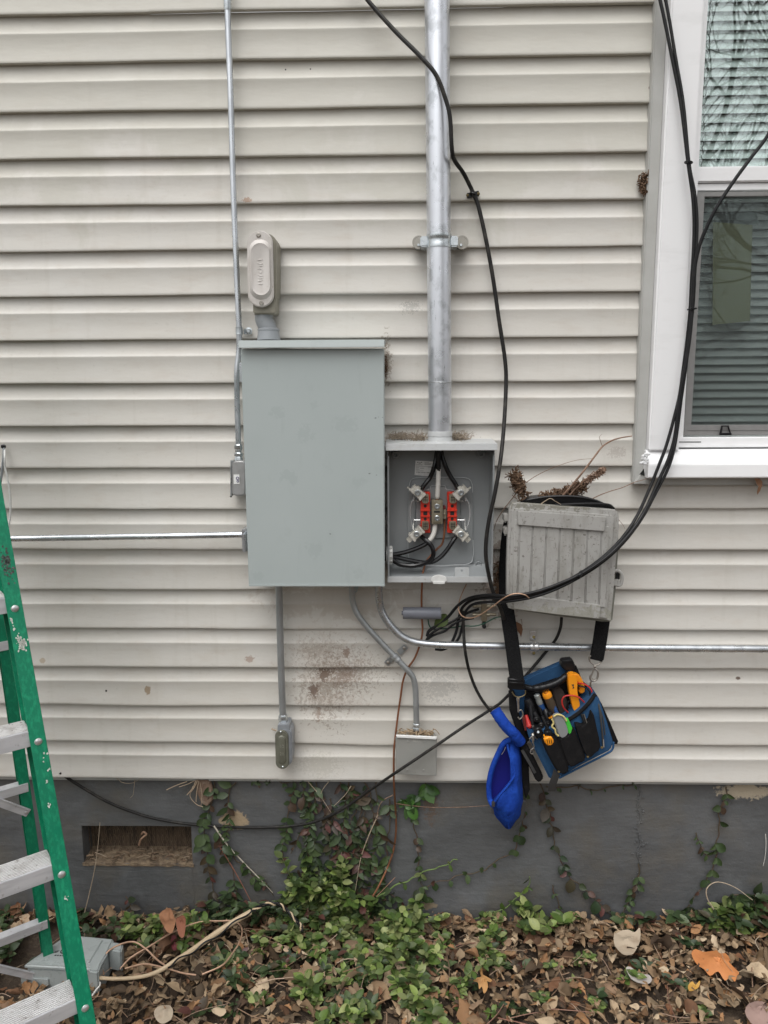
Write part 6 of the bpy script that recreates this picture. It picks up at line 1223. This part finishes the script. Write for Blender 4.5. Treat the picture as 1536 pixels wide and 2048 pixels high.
def fallen(label,poly,z,mat,curl=.012,seed=0,cat='leaf'):
    random.seed(seed); pp=sm(poly,3); w=[G(a,b,z) for a,b in pp]; c=sum(w,V((0,0,0)))/len(w); v=[];n=len(w); K=5
    for k in range(K):
        s_=k/K
        for q in w:
            p=q.lerp(c,s_); d_=(p-c).length; v.append(p+V((0,0,curl*math.sin(d_*60+seed)+.005*noise.noise(p*40+V((seed,0,0)))+(.004 if s_>.7 else 0))))
    v.append(c+V((0,0,.003))); f=[]
    for k in range(K-1):
        for i in range(n): f.append((k*n+i,k*n+(i+1)%n,(k+1)*n+(i+1)%n,(k+1)*n+i))
    for i in range(n): f.append(((K-1)*n+i,(K-1)*n+(i+1)%n,K*n))
    mb=MB(); mb.add(v,f); return tag(mb.build('fallen_leaf',mat,ang=60),label,cat,'single fallen leaves')
m_or=M('orange_oak_leaf',(.52,.20,.065),.7,0,[((.36,.12,.04),30,.5,.75,.5),((.12,.06,.03),160,.68,.74,.8)],[(60,.3,.003)])
fallen('large orange leaf lying flat in the litter at lower right',[(1383,1905),(1392,1896),(1412,1902),(1432,1896),(1440,1905),(1452,1904),(1462,1920),(1458,1926),(1478,1940),(1474,1948),(1470,1960),(1462,1952),(1450,1957),(1436,1944),(1420,1948),(1408,1936),(1396,1926)],.055,m_or,.006,1)
fallen('small yellow-brown lobed oak leaf left of the litter centre',[(958,1932),(964,1934),(966,1948),(974,1952),(984,1958),(980,1964),(974,1962),(976,1974),(968,1984),(964,1972),(958,1976),(956,1966),(946,1962),(954,1956),(962,1954)],.055,M('yellow_brown',(.42,.22,.08),.7,0,[((.25,.13,.05),40,.5,.7,.6)]),.003,2)
fallen('broad pale tan leaf propped at the wall foot right of centre',[(1228,1868),(1240,1860),(1256,1858),(1270,1862),(1280,1858),(1280,1880),(1270,1900),(1258,1912),(1244,1908),(1230,1890)],.075,M('pale_tan',(.42,.34,.25),.8,0,[((.3,.22,.15),40,.5,.7,.6)],[(60,.3,.003)]),.006,3)
fallen('silvery grey curled leaf below the broad pale leaf',[(1252,1936),(1262,1932),(1280,1942),(1296,1946),(1304,1958),(1296,1966),(1276,1964),(1262,1954)],.055,M('silvery',(.45,.41,.38),.7,0,[((.25,.2,.17),60,.5,.7,.7)]),.008,4)
fallen('small mustard yellow curled leaf in the lower right litter',[(1376,1972),(1384,1962),(1392,1968),(1400,1962),(1398,1972),(1388,1980),(1378,1986)],.06,M('mustard',(.50,.28,.06),.65),.005,5)
fallen('upright orange-brown leaf at the wall foot left of the cable',[(318,1838),(330,1826),(338,1815),(345,1830),(352,1848),(344,1866),(330,1862)],.10,M('rusty_leaf',(.30,.14,.07),.8,0,[((.16,.08,.05),40,.5,.7,.6)]),.012,6)
fallen('second rusty leaf leaning right of the upright one at the wall foot',[(352,1838),(362,1832),(372,1846),(368,1872),(356,1868)],.10,M('deep_rust',(.24,.09,.05),.8),.012,7)
fallen('dull pinkish leaf in the bottom right corner',[(1490,2020),(1505,2002),(1530,2000),(1545,2015),(1540,2045),(1510,2050)],.05,M('pinkish_leaf',(.30,.20,.17),.8,0,[((.2,.12,.1),40,.5,.7,.6)]),.006,8)
fallen('pale cream leaf near the bottom left of the litter',[(308,2018),(322,2008),(338,2006),(346,2018),(342,2034),(326,2044),(312,2036)],.055,M('cream_leaf',(.44,.36,.27),.8,0,[((.3,.22,.15),40,.5,.7,.6)]),.006,9)
fallen('dark crimson leaf standing beside the cable loops',[(342,1872),(350,1868),(356,1880),(352,1900),(344,1896)],.07,M('crimson_leaf',(.13,.03,.035),.6),.006,10)
